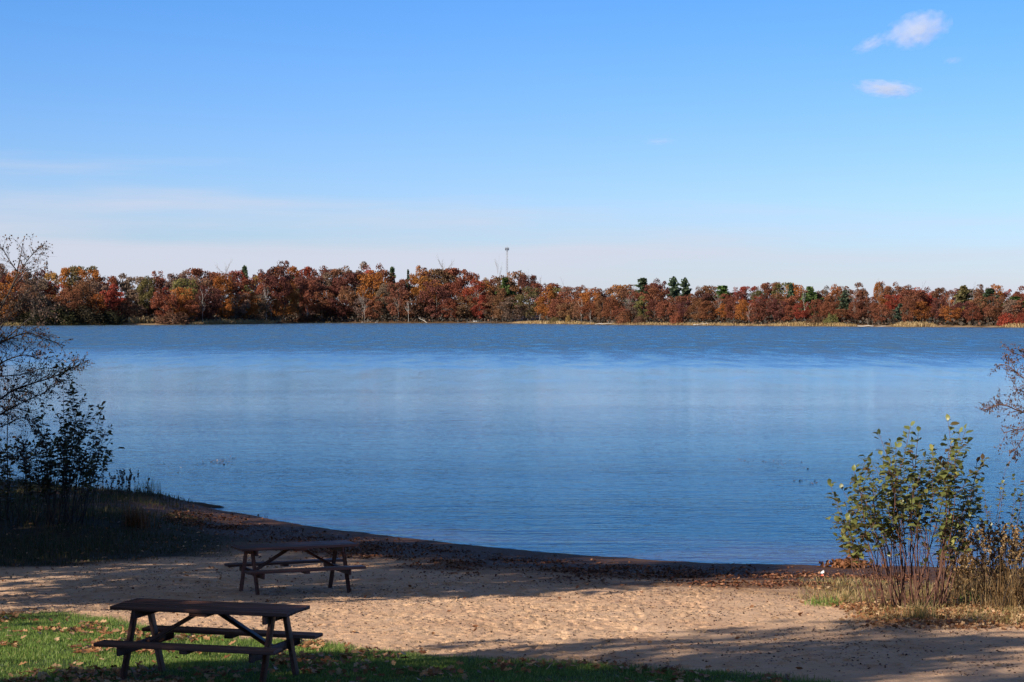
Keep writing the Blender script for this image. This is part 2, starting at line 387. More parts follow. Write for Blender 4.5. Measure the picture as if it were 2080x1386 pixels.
def water_mat():
    m, nt, out = new_mat('lake_water')
    geo = nt.nodes.new('ShaderNodeNewGeometry'); P = geo.outputs['Position']
    def mapped(sx, sy, rz=0):
        mp = nt.nodes.new('ShaderNodeMapping'); mp.inputs['Scale'].default_value = (sx, sy, 1); mp.inputs['Rotation'].default_value = (0, 0, rz)
        nt.links.new(P, mp.inputs[0]); return mp.outputs[0]
    sep = nt.nodes.new('ShaderNodeSeparateXYZ'); nt.links.new(P, sep.inputs[0])
    # wind lanes: ruffled far water, calm water in the lee of the near shore
    lane = noise(nt, mapped(.0035, .012, .05), 1.0, 4, .6)
    yy = math_(nt, 'ADD', sep.outputs[1], math_(nt, 'MULTIPLY', math_(nt, 'SUBTRACT', lane, .5), 150))
    yy = math_(nt, 'ADD', yy, math_(nt, 'MULTIPLY', sep.outputs[0], .35))
    wind = nt.nodes.new('ShaderNodeMapRange'); wind.interpolation_type = 'SMOOTHSTEP'
    nt.links.new(yy, wind.inputs[0]); wind.inputs[1].default_value = 120; wind.inputs[2].default_value = 330
    wind = wind.outputs[0]
    w1 = noise(nt, mapped(.55, 2.4, .10), 1.0, 3, .5)       # short crests lying along x
    w2 = noise(nt, mapped(.12, .75, -.12), 1.0, 3, .5)
    w3 = noise(nt, mapped(.6, 1.1, .3), 1.0, 4, .6)
    patch = ramp(nt, noise(nt, mapped(.02, .07, .03), 1.0, 3), [(.4, (.7, .7, .7)), (.65, (1, 1, 1))])
    w4 = noise(nt, mapped(4.6, 4.5, .2), 1.0, 2, .5)
    nearw = nt.nodes.new('ShaderNodeMapRange'); nearw.interpolation_type = 'SMOOTHSTEP'; nt.links.new(sep.outputs[1], nearw.inputs[0])
    nearw.inputs[1].default_value = 150; nearw.inputs[2].default_value = 60; nearw.inputs[3].default_value = .8; nearw.inputs[4].default_value = 1.0
    calm = math_(nt, 'ADD', math_(nt, 'MULTIPLY', w1, .030), math_(nt, 'MULTIPLY', w2, .026))
    calm = math_(nt, 'MULTIPLY', math_(nt, 'MULTIPLY', math_(nt, 'ADD', calm, math_(nt, 'MULTIPLY', w4, .016)), patch), nearw.outputs[0])
    gust = ramp(nt, noise(nt, mapped(.32, .06, .1), 1.0, 5, .7), [(.38, (.35, .35, .35)), (.62, (1.4, 1.4, 1.4))])
    ruff = math_(nt, 'MULTIPLY', math_(nt, 'MULTIPLY', w3, math_(nt, 'MULTIPLY', gust, .16)), wind)
    bp = N(nt, 'ShaderNodeBump', Strength=1.0, Distance=1.0); nt.links.new(math_(nt, 'ADD', calm, ruff), bp.inputs['Height'])
    g = nt.nodes.new('ShaderNodeBsdfGlossy'); GC = g.inputs['Color']
    nt.links.new(math_(nt, 'ADD', math_(nt, 'MULTIPLY', math_(nt, 'MULTIPLY', wind, gust), .30), math_(nt, 'MULTIPLY_ADD', nearw.outputs[0], .07, .02)), g.inputs['Roughness'])
    nt.links.new(bp.outputs[0], g.inputs['Normal'])
    t = N(nt, 'ShaderNodeBsdfTransparent', Color=(.80, .76, .70, 1))
    fr = N(nt, 'ShaderNodeFresnel', IOR=1.33); nt.links.new(bp.outputs[0], fr.inputs['Normal'])
    mx = nt.nodes.new('ShaderNodeMixShader'); fac = math_(nt, 'SUBTRACT', 1.10, math_(nt, 'MULTIPLY', wind, .40))
    nr2 = nt.nodes.new('ShaderNodeMapRange'); nr2.interpolation_type = 'SMOOTHSTEP'; nt.links.new(sep.outputs[1], nr2.inputs[0]); nr2.inputs[1].default_value = 125; nr2.inputs[2].default_value = 42; nr2.inputs[3].default_value = 0; nr2.inputs[4].default_value = .38
    nt.links.new(mixc(nt, wind, mixc(nt, math_(nt, 'MULTIPLY', nr2.outputs[0], 2.6), (.92, 1.0, 1.0), (.52, .85, 1.0)), (.57, .90, 1.0)), GC)  # reflection tint by zone stands in for wave slopes mirroring deeper blue sky
    fac = math_(nt, 'MULTIPLY', fr.outputs[0], math_(nt, 'SUBTRACT', fac, nr2.outputs[0]), clamp=True)   # reflection weakened by distance, in place of wave faces turned to the viewer
    nt.links.new(fac, mx.inputs[0])
    nt.links.new(t.outputs[0], mx.inputs[1]); nt.links.new(g.outputs[0], mx.inputs[2]); nt.links.new(mx.outputs[0], out.inputs[0])
    return m
M['water'] = water_mat()

# ------------------------------------------------------------------ light
SUN_EL, SDX, SDY = R(27), .78, .62          # light travels along (+.78, +.62), down
sun_d = bpy.data.lights.new('sun', 'SUN'); sun = bpy.data.objects.new('sun', sun_d); col.objects.link(sun)
sun_d.energy = 4.6; sun_d.angle = R(.53); sun_d.color = (1, .90, .76)
ld = Vector((SDX * math.cos(SUN_EL), SDY * math.cos(SUN_EL), -math.sin(SUN_EL)))
sun.rotation_euler = ld.to_track_quat('-Z', 'Y').to_euler(); sun.location = (-40, -30, 30)
w = bpy.data.worlds.new('World'); sc.world = w; w.use_nodes = True
nt = w.node_tree; nt.nodes.clear()
out = nt.nodes.new('ShaderNodeOutputWorld'); bg = nt.nodes.new('ShaderNodeBackground')
sky = nt.nodes.new('ShaderNodeTexSky'); sky.sky_type = 'NISHITA'; sky.sun_disc = False
sky.sun_elevation = SUN_EL; sky.sun_rotation = math.atan2(-SDX, -SDY)
sky.air_density = 1.0; sky.dust_density = .2; sky.ozone_density = 4.0; sky.altitude = 300
tc = nt.nodes.new('ShaderNodeTexCoord'); sep = nt.nodes.new('ShaderNodeSeparateXYZ'); nt.links.new(tc.outputs['Generated'], sep.inputs[0])
hs = N(nt, 'ShaderNodeHueSaturation', Saturation=1.35, Value=1.0); nt.links.new(sky.outputs[0], hs.inputs['Color'])
lo = nt.nodes.new('ShaderNodeMapRange'); nt.links.new(sep.outputs[2], lo.inputs[0]); lo.inputs[1].default_value = .0; lo.inputs[2].default_value = .15
skc = mixc(nt, 1.0, hs.outputs[0], mixc(nt, lo.outputs[0], (.66, .74, 1.12), (.86, .855, 1.14)), 'MULTIPLY')
# towards the zenith a warm dimming tint is added so shaded ground reads less blue
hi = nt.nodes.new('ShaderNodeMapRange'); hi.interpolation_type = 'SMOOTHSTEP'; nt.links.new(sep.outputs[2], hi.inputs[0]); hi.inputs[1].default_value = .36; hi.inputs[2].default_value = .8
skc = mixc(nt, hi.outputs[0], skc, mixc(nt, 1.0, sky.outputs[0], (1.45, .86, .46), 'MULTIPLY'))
# thin high cloud: a veil near the horizon and faint long streaks
mp = nt.nodes.new('ShaderNodeMapping'); mp.inputs['Scale'].default_value = (3.0, 3.0, 42); mp.inputs['Rotation'].default_value = (0, R(3), 0); nt.links.new(tc.outputs['Generated'], mp.inputs[0])
st = noise(nt, mp.outputs[0], 1.3, 5, .55)
el = math_(nt, 'ADD', sep.outputs[2], math_(nt, 'MULTIPLY', sep.outputs[0], .06))
el = math_(nt, 'ADD', el, math_(nt, 'MULTIPLY', math_(nt, 'SUBTRACT', st, .5), -.11))
veil = nt.nodes.new('ShaderNodeMapRange'); veil.interpolation_type = 'SMOOTHSTEP'; nt.links.new(el, veil.inputs[0])
veil.inputs[1].default_value = .060; veil.inputs[2].default_value = .006; veil.inputs[3].default_value = 0; veil.inputs[4].default_value = .82
skc = mixc(nt, veil.outputs[0], skc, (5.0, 5.15, 6.0))
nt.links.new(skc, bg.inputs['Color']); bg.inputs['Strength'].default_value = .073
nt.links.new(bg.outputs[0], out.inputs[0])
sc.view_settings.view_transform = 'Standard'; sc.view_settings.look = 'None'; sc.view_settings.exposure = .9; sc.view_settings.gamma = 1
sc.cycles.volume_bounces = 6; sc.cycles.max_bounces = 8; sc.cycles.transparent_max_bounces = 12; sc.cycles.sample_clamp_indirect = 4
sc.cycles.use_denoising = True

# ------------------------------------------------------------------ ground sheet
def geo(a, b, n, p=2.6):
    t = np.linspace(0, 1, n + 1)[1:] ** p
    return a + (b - a) * t
xs = np.concatenate([geo(-330, -5000, 14)[::-1], np.arange(-330, -16, 5.0), np.arange(-16, 13, .042), np.arange(13, 330, 5.0), geo(330, 5000, 14)])
ys = np.concatenate([geo(20.5, -300, 24)[::-1], np.arange(20.5, 46, .05), np.arange(46, 64, .12), geo(64, 600, 40, 1.8), np.arange(606, 1010, 6.0), geo(1010, 6000, 18)])
X, Y = np.meshgrid(xs, ys)
Z = gz0(X, Y)
dm = (X > -15.9) & (X < 12.9) & (Y > 20.5) & (Y < 63)
Zr = np.zeros_like(Z); Zr[dm] = relief(X[dm], Y[dm])
fade = sstep(20.5, 21.2, Y) * sstep(63, 58, Y) * sstep(-15.9, -15, X) * sstep(12.9, 12, X)
# footprints pressed into the dry sand
ix0 = int(np.searchsorted(xs, -16)); iy0 = int(np.searchsorted(ys, 20.5))
def stamp(cx, cy, ang, ln, wd, dp):
    r = ln * 1.3
    i0, i1 = np.searchsorted(xs, (cx - r, cx + r)); j0, j1 = np.searchsorted(ys, (cy - r, cy + r))
    if i1 <= i0 or j1 <= j0: return
    xx, yy = X[j0:j1, i0:i1] - cx, Y[j0:j1, i0:i1] - cy
    u = (xx * math.cos(ang) + yy * math.sin(ang)) / ln; v = (-xx * math.sin(ang) + yy * math.cos(ang)) / wd
    q = np.sqrt(u * u + v * v) * 2
    Zr[j0:j1, i0:i1] += dp * 1.5 * (-np.exp(-(q / .95) ** 6) + .28 * np.exp(-((q - 1.4) / .35) ** 2))
def trail(pts, step=.36, jitter=.05, dp=.03):
    for a, b in zip(pts[:-1], pts[1:]):
        d = Vector(b) - Vector(a); n = max(2, int(d.length / step)); an = math.atan2(d.y, d.x); s = Vector((-d.y, d.x)).normalized() * .09
        for k in range(n):
            p = Vector(a) + d * (k / n) + s * (1 if k % 2 else -1)
            stamp(p.x + random.gauss(0, jitter), p.y + random.gauss(0, jitter), an + random.gauss(0, .2), .22, .09, .7 * dp * random.uniform(.7, 1.2))
for _ in range(4500):
    cx, cy = random.uniform(-8, 5), random.uniform(23, 37)
    s_ = float(gz0(cx, cy))
    g_ = float(grass_w(np.array([cx]), np.array([cy]))[0])
    dens = 1.0 if cx < 1.5 else .35
    if g_ < .3 and random.random() < dens * (1 if cy < 35 else .5):
        stamp(cx, cy, random.uniform(0, 3.14), random.uniform(.09, .19), random.uniform(.06, .10), random.uniform(.012, .034))
def g2(px, py): v = gp(px, py); return (v.x, v.y)
for tr in ([(1450, 1190), (1415, 1230), (1405, 1285)], [(1445, 1190), (1400, 1215), (1330, 1232)], [(1430, 1188), (1420, 1222), (1395, 1250)], [(1300, 1195), (1275, 1235), (1275, 1285)],
           [(1030, 1210), (1065, 1240), (1080, 1295)], [(1160, 1240), (1190, 1270), (1215, 1290)], [(1180, 1230), (1165, 1265), (1130, 1300)], [(1345, 1190), (1200, 1222), (1050, 1240)],
           [(900, 1215), (980, 1245), (1000, 1280)], [(1480, 1200), (1700, 1215)], [(700, 1240), (900, 1260), (1050, 1285)], [(500, 1180), (300, 1190), (60, 1215)], [(520, 1150), (380, 1165), (150, 1180)]):
    trail([g2(*p) for p in tr]); trail([g2(p[0] + random.uniform(-14, 14), p[1] + random.uniform(-4, 4)) for p in tr], .3)
sandy = (1 - grass_w(X, Y)) * (1 - .8 * rbank_w(X, Y)) * sstep(.02, .3, Z)
Z = Z + np.where(dm, Zr * fade * np.maximum(sandy, .25), 0)
W_ = yw(X); D = W_ - Y                     # metres inland from the waterline
near = Y < 300
wobx = fbm(X * .5, Y * .8, 51, 4) - .5
a_wet = np.where(near, sstep(6.6, 3.6, D + 5 * wobx) * sstep(-1.5, -.3, D), 0) + 0
a_damp = np.where(near, sstep(9.8, 5.5, D + 5 * wobx) * sstep(-1, 0, D), 0)
a_grass = np.where(near, grass_w(X, Y), 0)
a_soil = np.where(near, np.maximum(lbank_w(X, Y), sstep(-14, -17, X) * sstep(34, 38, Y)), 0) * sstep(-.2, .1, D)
a_lit = np.where(near, rbank_w(X, Y), 0)
a_lit = np.maximum(a_lit, np.where(near, sstep(15, 11, Y), 0))
a_shelf = np.where(near & (D < 0), sstep(-.0, -.5, D), 0)
a_bed = np.where(D < 0, sstep(-2.0, -9.5 , D + 4.0 * wobx - 2.5 * sstep(3.5, -1, X)), 0)
FD = Y - yfar(X)
a_far = np.where(FD > -8, 1.0, 0) * (Y > 300)
PX = X / np.maximum(Y, 1) * F + 1040
a_pale = (Y > 300) * sstep(-.5, 1, FD) * (sstep(1020, 1060, PX) * sstep(1125, 1090, PX) * sstep(50, 35, FD) * sstep(.42, .5, fbm(X * .03, Y * .25, 61, 2)) + sstep(270, 280, PX) * sstep(325, 315, PX) * sstep(60, 70, FD) * sstep(110, 90, FD))
a_pale = np.maximum(a_pale, (Y > 300) * .75 * sstep(-.5, .6, FD) * sstep(8, 4, FD) * np.maximum(sstep(590, 560, PX), sstep(1020, 1050, PX)))
nx, ny = len(xs), len(ys)
V = np.stack([X.ravel(), Y.ravel(), Z.ravel()], 1)
ii = (np.arange(ny - 1)[:, None] * nx + np.arange(nx - 1)[None]).ravel()
L = np.stack([ii, ii + 1, ii + nx + 1, ii + nx], 1).ravel()
me = mesh_np('ground', V, np.full(len(ii), 4), L, M['ground'], True, {'w_wet': a_wet.ravel(), 'w_damp': a_damp.ravel(), 'w_grass': a_grass.ravel(), 'w_soil': a_soil.ravel(),
     'w_litter': a_lit.ravel(), 'w_bed': a_bed.ravel(), 'w_far': a_far.ravel(), 'w_pale': np.clip(a_pale, 0, 1).ravel(), 'w_shelf': a_shelf.ravel()})
tag(link_mesh('ground', me), 'sandy beach with lawn, wet shore and wooded land beyond the lake', 'ground', kind='structure')
me = mesh_np('lake', [(-1600, 36, 0), (1600, 36, 0), (1600, 1010, 0), (-1600, 1010, 0)], [4], [0, 1, 2, 3], M['water'])
tag(link_mesh('lake', me), 'calm blue lake ruffled by wind towards the far shore', 'lake', kind='structure')

def gzs(x, y):
    """height of the finished ground sheet (bilinear)"""
    x = np.asarray(x, float); y = np.asarray(y, float)
    i = np.clip(np.searchsorted(xs, x) - 1, 0, nx - 2); j = np.clip(np.searchsorted(ys, y) - 1, 0, ny - 2)
    fx = (x - xs[i]) / (xs[i + 1] - xs[i]); fy = (y - ys[j]) / (ys[j + 1] - ys[j])
    return (Z[j, i] * (1 - fx) + Z[j, i + 1] * fx) * (1 - fy) + (Z[j + 1, i] * (1 - fx) + Z[j + 1, i + 1] * fx) * fy
def gz1(x, y): return float(gzs(np.array([x]), np.array([y]))[0])
# ------------------------------------------------------------------ picnic tables
def make_table(label, loc, rz, dark):
    root = empty('picnic_table', loc, rz)
    tag(root, label, 'picnic table', 'brown picnic tables on the beach')
    wd = M['wood']
    L_, Wd, H_, hb, bi, bw = 1.93, .64, .75, .425, .425, .225
    pw = Wd / 5
    t = MB()
    for k in range(5):
        t.box((random.uniform(-.006, .006), -Wd / 2 + pw * (k + .5), H_ - .019 + random.uniform(-.002, .002)), (L_, pw - .011, .038), rnd=random.random(), bev=.005)
    t.build('tabletop', wd, root)
    for s in (-1, 1):
        b = MB(); b.box((0, s * (bi + bw / 2), hb - .019), (L_ + .012, bw, .038), bev=.006); b.build('bench', wd, root)
    for sx in (-1, 1):
        x = sx * .752
        for sy in (-1, 1):
            g = MB(); g.beam((x, sy * .155, H_ - .04), (x, sy * .475, -.05), .088, .04, up=(1, 0, 0)); g.build('leg', wd, root)
        c = MB(); c.box((x - sx * .041, 0, H_ - .083), (.038, .58, .088), bev=.005); c.build('top_cleat', wd, root)
        c = MB(); c.box((x - sx * .041, 0, hb - .083), (.038, 2 * (bi + bw) - .05, .088), bev=.005); c.build('seat_rail', wd, root)
        c = MB(); c.beam((x - sx * .06, 0, hb - .075), (sx * .10, 0, H_ - .06), .038, .085, up=(0, 1, 0)); c.build('brace', wd, root)
        c = MB(); c.box((0, sx * (bi + bw / 2), hb - .056), (.085, bw - .02, .036), bev=.004); c.build('bench_cleat', wd, root)
    c = MB(); c.box((0, 0, H_ - .056), (.20, .58, .036), bev=.004); c.build('centre_cleat', wd, root)
    return root
make_table('dark picnic table half on the lawn, nearer of the two', (-3.058, 21.89, 1.268), -.289, 0)
make_table('reddish brown picnic table standing on the sand, farther of the two', (-3.455, 34.42, .535), .418, 0)

# ------------------------------------------------------------------ plants near the camera
def wander(a, b, n=6, sag=0.0, wob=.03):
    a = Vector(a); b = Vector(b); L_ = (b - a).length; P = []
    o = Vector((random.gauss(0, 1), random.gauss(0, 1), random.gauss(0, .6))) * wob * L_
    for i in range(n + 1):
        t = i / n; k = math.sin(math.pi * t)
        P.append(a.lerp(b, t) + o * k + Vector((0, 0, -sag * k * L_)) + Vector((random.gauss(0, 1), random.gauss(0, 1), random.gauss(0, 1))) * .007 * L_ * (0 < i < n))
    return P
def smooth(pts, n=4):
    """Catmull-Rom through the points"""
    P = [Vector(p) for p in pts]; P = [P[0] * 2 - P[1]] + P + [P[-1] * 2 - P[-2]]; o = []
    for i in range(1, len(P) - 2):
        for k in range(n):
            t = k / n; a, b, c, d = P[i - 1:i + 3]
            o.append(.5 * (2 * b + (c - a) * t + (2 * a - 5 * b + 4 * c - d) * t * t + (3 * b - a - 3 * c + d) * t ** 3))
    o.append(P[-2]); return o

class Leaves:
    def __init__(s): s.P = []; s.D = []; s.N = []; s.S = []
    def add(s, p, d, n, size): s.P.append(tuple(p)); s.D.append(tuple(d)); s.N.append(tuple(n)); s.S.append(size)
    def build(s, name, tmpl, mat, parent, rnd=None):
        curl = rng.uniform(.3, 1.9, len(s.P)) if tmpl is not HEX else None
        return inst_obj(name, mat, [inst(tmpl, np.array(s.P), np.array(s.D), np.array(s.N), np.array(s.S), rnd, curl)], parent)

def rv(z=0.0): return Vector((random.gauss(0, 1), random.gauss(0, 1), random.gauss(0, 1) + z)).normalized()

def shrub(name, label, cat, origin, stems, leaf=(.09, .13), start=.45, gap=.05, r0=.012, mats=('red_stem', 'bush_leaf'), twigs=3, group=None, keep=1.0):
    o = Vector(origin); root = empty(name, o); tag(root, label, cat, group)
    st = MB(); lv = Leaves()
    def leaves_on(P, f0, gp_, sz):
        ln = sum((P[i + 1] - P[i]).length for i in range(len(P) - 1)); acc = 0; nxt = f0 * ln; side = 1
        for i in range(len(P) - 1):
            sl = (P[i + 1] - P[i]).length; d = (P[i + 1] - P[i]).normalized()
            while nxt < acc + sl:
                p = P[i].lerp(P[i + 1], (nxt - acc) / sl)
                nxt += gp_ * random.uniform(.6, 1.4)
                if random.random() > keep: continue
                an = random.uniform(0, 6.28); h = Vector((math.cos(an), math.sin(an), 0))
                ld_ = (h + d * .35 + Vector((0, 0, random.uniform(-.55, .25)))).normalized()
                q = p + ld_ * .02
                lv.add(q, ld_, (Vector((0, 0, 1)) + rv() * .45), random.uniform(*sz))
            acc += sl
        lv.add(P[-1], ((P[-1] - P[-2]).normalized() + rv() * .5), rv(.8), sz[0])
    for sv in stems:
        b = Vector(sv[0]) - o; tip = Vector(sv[1]) - o; bare = len(sv) > 2
        P = wander(b, tip, 7, 0, .045); rr = r0 * random.uniform(.7, 1.15)
        st.tube(P, [rr * (1 - .75 * i / 7) for i in range(8)], 5)
        leaves_on(P, .97 if bare else start + random.uniform(-.08, .12), gap, leaf)
        for k in range(twigs):
            f = random.uniform(.5, .9); q = P[int(f * 7)]; L_ = (tip - b).length * random.uniform(.10, .26)
            dd = ((tip - b).normalized() * .9 + rv() * .75 + Vector((0, 0, .25))).normalized()
            T = wander(q, q + dd * L_, 4, 0, .05)
            st.tube(T, [rr * .4 * (1 - .6 * i / 4) for i in range(5)], 4, cap=False)
            if not bare: leaves_on(T, .25, gap * 1.1, leaf)
    st.build('stems', M[mats[0]], root)
    lv.build('foliage', LEAF, M[mats[1]], root)
    return root

def ground_at(px, py):
    v = gp(px, py); return Vector((v.x, v.y, gz1(v.x, v.y) - .03))

# right-hand bush
c0 = ground_at(1850, 1236)
tips = [(1688, 985), (1699, 1012), (1712, 995), (1735, 958), (1742, 975), (1765, 960), (1787, 884), (1792, 925), (1808, 945), (1830, 928), (1850, 866), (1853, 900), (1866, 878), (1880, 930), (1902, 950),
        (1926, 855), (1931, 905), (1950, 880), (1962, 872), (1945, 965), (1960, 985), (1985, 940), (1997, 935), (1985, 985), (1975, 1010), (1985, 1035), (1720, 1030), (1705, 1060), (1755, 1000), (1775, 990),
        (1815, 965), (1840, 960), (1870, 960), (1890, 975), (1915, 945), (1770, 940), (1820, 910), (1895, 915), (1860, 985), (1925, 1000), (1800, 1000), (1715, 1085)]
stems = []
for i, (px, py) in enumerate(tips):
    bx = 1850 + (px - 1850) * .42 + random.gauss(0, 14); Yt = c0.y + random.gauss(0, .45)
    b = Vector(((bx - 1040) / F * c0.y, c0.y + (Yt - c0.y) * .5, 0)); b.z = gz1(b.x, b.y) - .03
    stems.append((b, at(px, py, Yt)))
for i in range(22):
    bx = random.uniform(1770, 1930); b = Vector(((bx - 1040) / F * c0.y, c0.y + random.gauss(0, .2), 0)); b.z = gz1(b.x, b.y) - .03
    stems.append((b, at(bx + random.gauss(0, 35), random.uniform(1010, 1150), c0.y + random.gauss(0, .4)), 1))
shrub('leafy_bush', 'large olive green bush with many bare reddish stems at the beach edge', 'bush', c0, stems, (.10, .15), .60, .054, .011, twigs=4)
# thinner saplings to its right
c1 = ground_at(2030, 1215)
st2 = []
for px, py in [(2045, 948), (2040, 990), (2062, 1000), (2075, 1010), (2000, 1002), (2012, 1035), (2030, 1060), (2068, 1040), (2090, 960), (2100, 1000), (1995, 1060), (2055, 1075)]:
    bx = 2035 + (px - 2040) * .5 + random.gauss(0, 8); Yt = c1.y + random.gauss(0, .3)
    b = Vector(((bx - 1040) / F * c1.y, c1.y, 0)); b.z = gz1(b.x, b.y) - .03
    st2.append((b, at(px, py, Yt)))
shrub('young_bush', 'thin sparse leafy saplings right of the large olive bush', 'bush', c1, st2, (.07, .11), .35, .085, .007, twigs=2)

# left-hand dark shrub
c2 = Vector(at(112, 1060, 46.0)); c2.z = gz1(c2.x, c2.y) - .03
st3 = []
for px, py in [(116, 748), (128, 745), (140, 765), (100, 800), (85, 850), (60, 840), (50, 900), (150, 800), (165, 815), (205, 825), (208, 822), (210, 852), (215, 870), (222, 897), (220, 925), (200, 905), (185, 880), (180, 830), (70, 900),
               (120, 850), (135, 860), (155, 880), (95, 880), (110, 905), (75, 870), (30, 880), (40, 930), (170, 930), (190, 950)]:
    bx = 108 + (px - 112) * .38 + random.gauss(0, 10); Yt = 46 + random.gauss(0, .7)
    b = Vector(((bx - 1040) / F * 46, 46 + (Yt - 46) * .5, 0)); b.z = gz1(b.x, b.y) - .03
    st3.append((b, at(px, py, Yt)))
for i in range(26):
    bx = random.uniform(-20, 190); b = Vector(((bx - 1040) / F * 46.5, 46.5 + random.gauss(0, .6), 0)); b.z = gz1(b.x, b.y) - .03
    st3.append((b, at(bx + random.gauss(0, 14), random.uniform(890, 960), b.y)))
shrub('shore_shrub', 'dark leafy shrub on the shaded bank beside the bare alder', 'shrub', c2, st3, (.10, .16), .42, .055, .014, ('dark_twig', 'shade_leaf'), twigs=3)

# bare trees reaching in from the frame edges
def limb_tree(name, label, cat, base, Yc, trunk, limbs, mats, twig_len=.42, dens=1.0, catkin=(.03, .05), r=.055, droop=.1, part='catkins', tmpl=HEX):
    root = empty(name, base); tag(root, label, cat); o = Vector(base)
    tb, bb, lv = MB(), MB(), Leaves()
    tp = [Vector(base) - o] + [at(px, py, Yc + dy) - o for px, py, dy in trunk]
    P = smooth(tp, 4); n = len(P); tb.tube(P, [r * (1.2 - 1.12 * (i / n) ** .6) for i in range(n)], 7)
    def twig(p, d, L_, rr, depth):
        e = p + d * L_ + Vector((0, 0, -droop * L_ * random.random())); T = wander(p, e, 4, -.04, .05)
        bb.tube(T, [rr * (1 - .6 * i / 4) for i in range(5)], 3, cap=False)
        if depth > 0:
            for k in range(random.randint(2, 4)):
                q = T[random.randint(1, 4)]
                twig(q, (d * .9 + rv() * .75).normalized(), L_ * random.uniform(.45, .7), rr * .6, depth - 1)
        else:
            for k in range(2):
                if random.random() < dens:
                    q = T[random.randint(1, 4)]; lv.add(q, Vector((0, 0, -1)) + rv() * .7, rv(), random.uniform(*catkin))
    for pts, rr in limbs:
        Q = smooth([at(px, py, Yc + dy) - o for px, py, dy in pts], 5); n = len(Q)
        bb.tube(Q, [rr * (1 - .8 * i / n) + .003 for i in range(n)], 5)
        ln = sum((Q[i + 1] - Q[i]).length for i in range(n - 1))
        for k in range(int(ln / .058)):
            i = random.randint(1, n - 2); d = (Q[i + 1] - Q[i]).normalized()
            s = (d * .8 + rv() * .85 + Vector((0, 0, .12))).normalized()
            twig(Q[i], s, twig_len * random.uniform(.4, 1.2) * (1 - .4 * i / n), rr * .28 + .0015, 2)
    tb.build('trunk', M[mats[0]], root); bb.build('branches', M[mats[0]], root)
    if lv.P: lv.build(part, tmpl, M[mats[1]], root)
    return root
bl = Vector(at(-95, 1085, 45)); bl.z = gz1(bl.x, bl.y) - .1
limb_tree('alder_tree', 'bare alder with drooping catkin twigs reaching in over the left bank', 'tree', bl, 45,
          [(-85, 960, 0), (-62, 830, 0), (-40, 720, 0), (-5, 640, .1), (28, 575, .2), (42, 520, .2), (47, 494, .2)],
          [([(-70, 740, 0), (-30, 712, .1), (0, 697, .1), (52, 677, .2), (90, 688, .2), (132, 703, .2)], .022),
           ([(-70, 800, 0), (-10, 745, -.1), (45, 722, -.2), (80, 730, -.2)], .018),
           ([(-75, 880, 0), (-30, 830, .1), (2, 810, .1), (25, 794, .2), (69, 778, .3), (105, 767, .3), (146, 748, .4), (178, 734, .4)], .026),
           ([(-75, 890, 0), (0, 842, -.2), (45, 818, -.3), (85, 800, -.3), (112, 782, -.3)], .018),
           ([(-80, 960, 0), (0, 930, .2), (45, 925, .3), (88, 900, .3)], .016),
           ([(28, 575, .2), (45, 545, .2), (62, 522, .3), (82, 502, .3)], .012), ([(36, 552, .2), (20, 530, .1), (4, 504, .1)], .011), ([(20, 590, .2), (50, 560, .2), (84, 545, .2)], .011),
           ([(-30, 690, 0), (-15, 600, -.2), (5, 560, -.3)], .014), ([(-40, 720, 0), (0, 660, .3), (50, 620, .4), (90, 600, .4)], .014), ([(-45, 740, 0), (10, 690, -.3), (70, 640, -.4), (100, 632, -.4)], .014),
           ([(-50, 770, 0), (0, 765, -.4), (50, 760, -.5), (95, 745, -.5)], .013), ([(-70, 860, 0), (-10, 870, .4), (40, 850, .5), (60, 856, .5)], .013), ([(-20, 700, 0), (20, 640, .5), (60, 585, .6)], .012)],
          ('dark_twig', 'catkin'), .5, .75, (.018, .036), .05)
sp = Vector(at(14, 1075, 47)); sp.z = gz1(sp.x, sp.y) - .05
limb_tree('alder_sapling', 'thin straight bare sapling among the dark grass by the left edge', 'sapling', sp, 47,
          [(15, 1000, 0), (14, 900, 0), (16, 800, 0), (13, 722, 0)], [([(15, 860, 0), (22, 830, .1), (30, 800, .1)], .007), ([(15, 800, 0), (6, 770, 0), (0, 740, 0)], .007)],
          ('dark_twig', 'catkin'), .3, .8, (.03, .05), .022)
br = Vector(at(2170, 1190, 34)); br.z = gz1(br.x, br.y) - .1
limb_tree('birch_sapling', 'nearly bare birch twigs with small brown leaves entering over the right bushes', 'tree', br, 34,
          [(2165, 1050, 0), (2160, 900, 0), (2150, 760, 0), (2140, 640, 0), (2135, 560, 0)],
          [([(2160, 900, 0), (2110, 850, .1), (2070, 835, .1), (2035, 822, .1), (2002, 832, .1)], .013),
           ([(2155, 850, 0), (2110, 790, -.1), (2075, 765, -.1), (2050, 745, -.1), (2030, 740, -.1)], .012),
           ([(2150, 780, 0), (2110, 745, .2), (2080, 725, .2), (2055, 716, .2)], .010),
           ([(2160, 930, 0), (2110, 890, .2), (2075, 872, .2), (2040, 880, .2)], .010),
           ([(2158, 880, 0), (2105, 850, -.3), (2070, 905, -.3), (2060, 915, -.3)], .008), ([(2150, 800, 0), (2100, 800, .3), (2060, 790, .3)], .009)],
          ('red_stem', 'catkin'), .26, .7, (.022, .038), .045, .25, 'leaves', CURL)

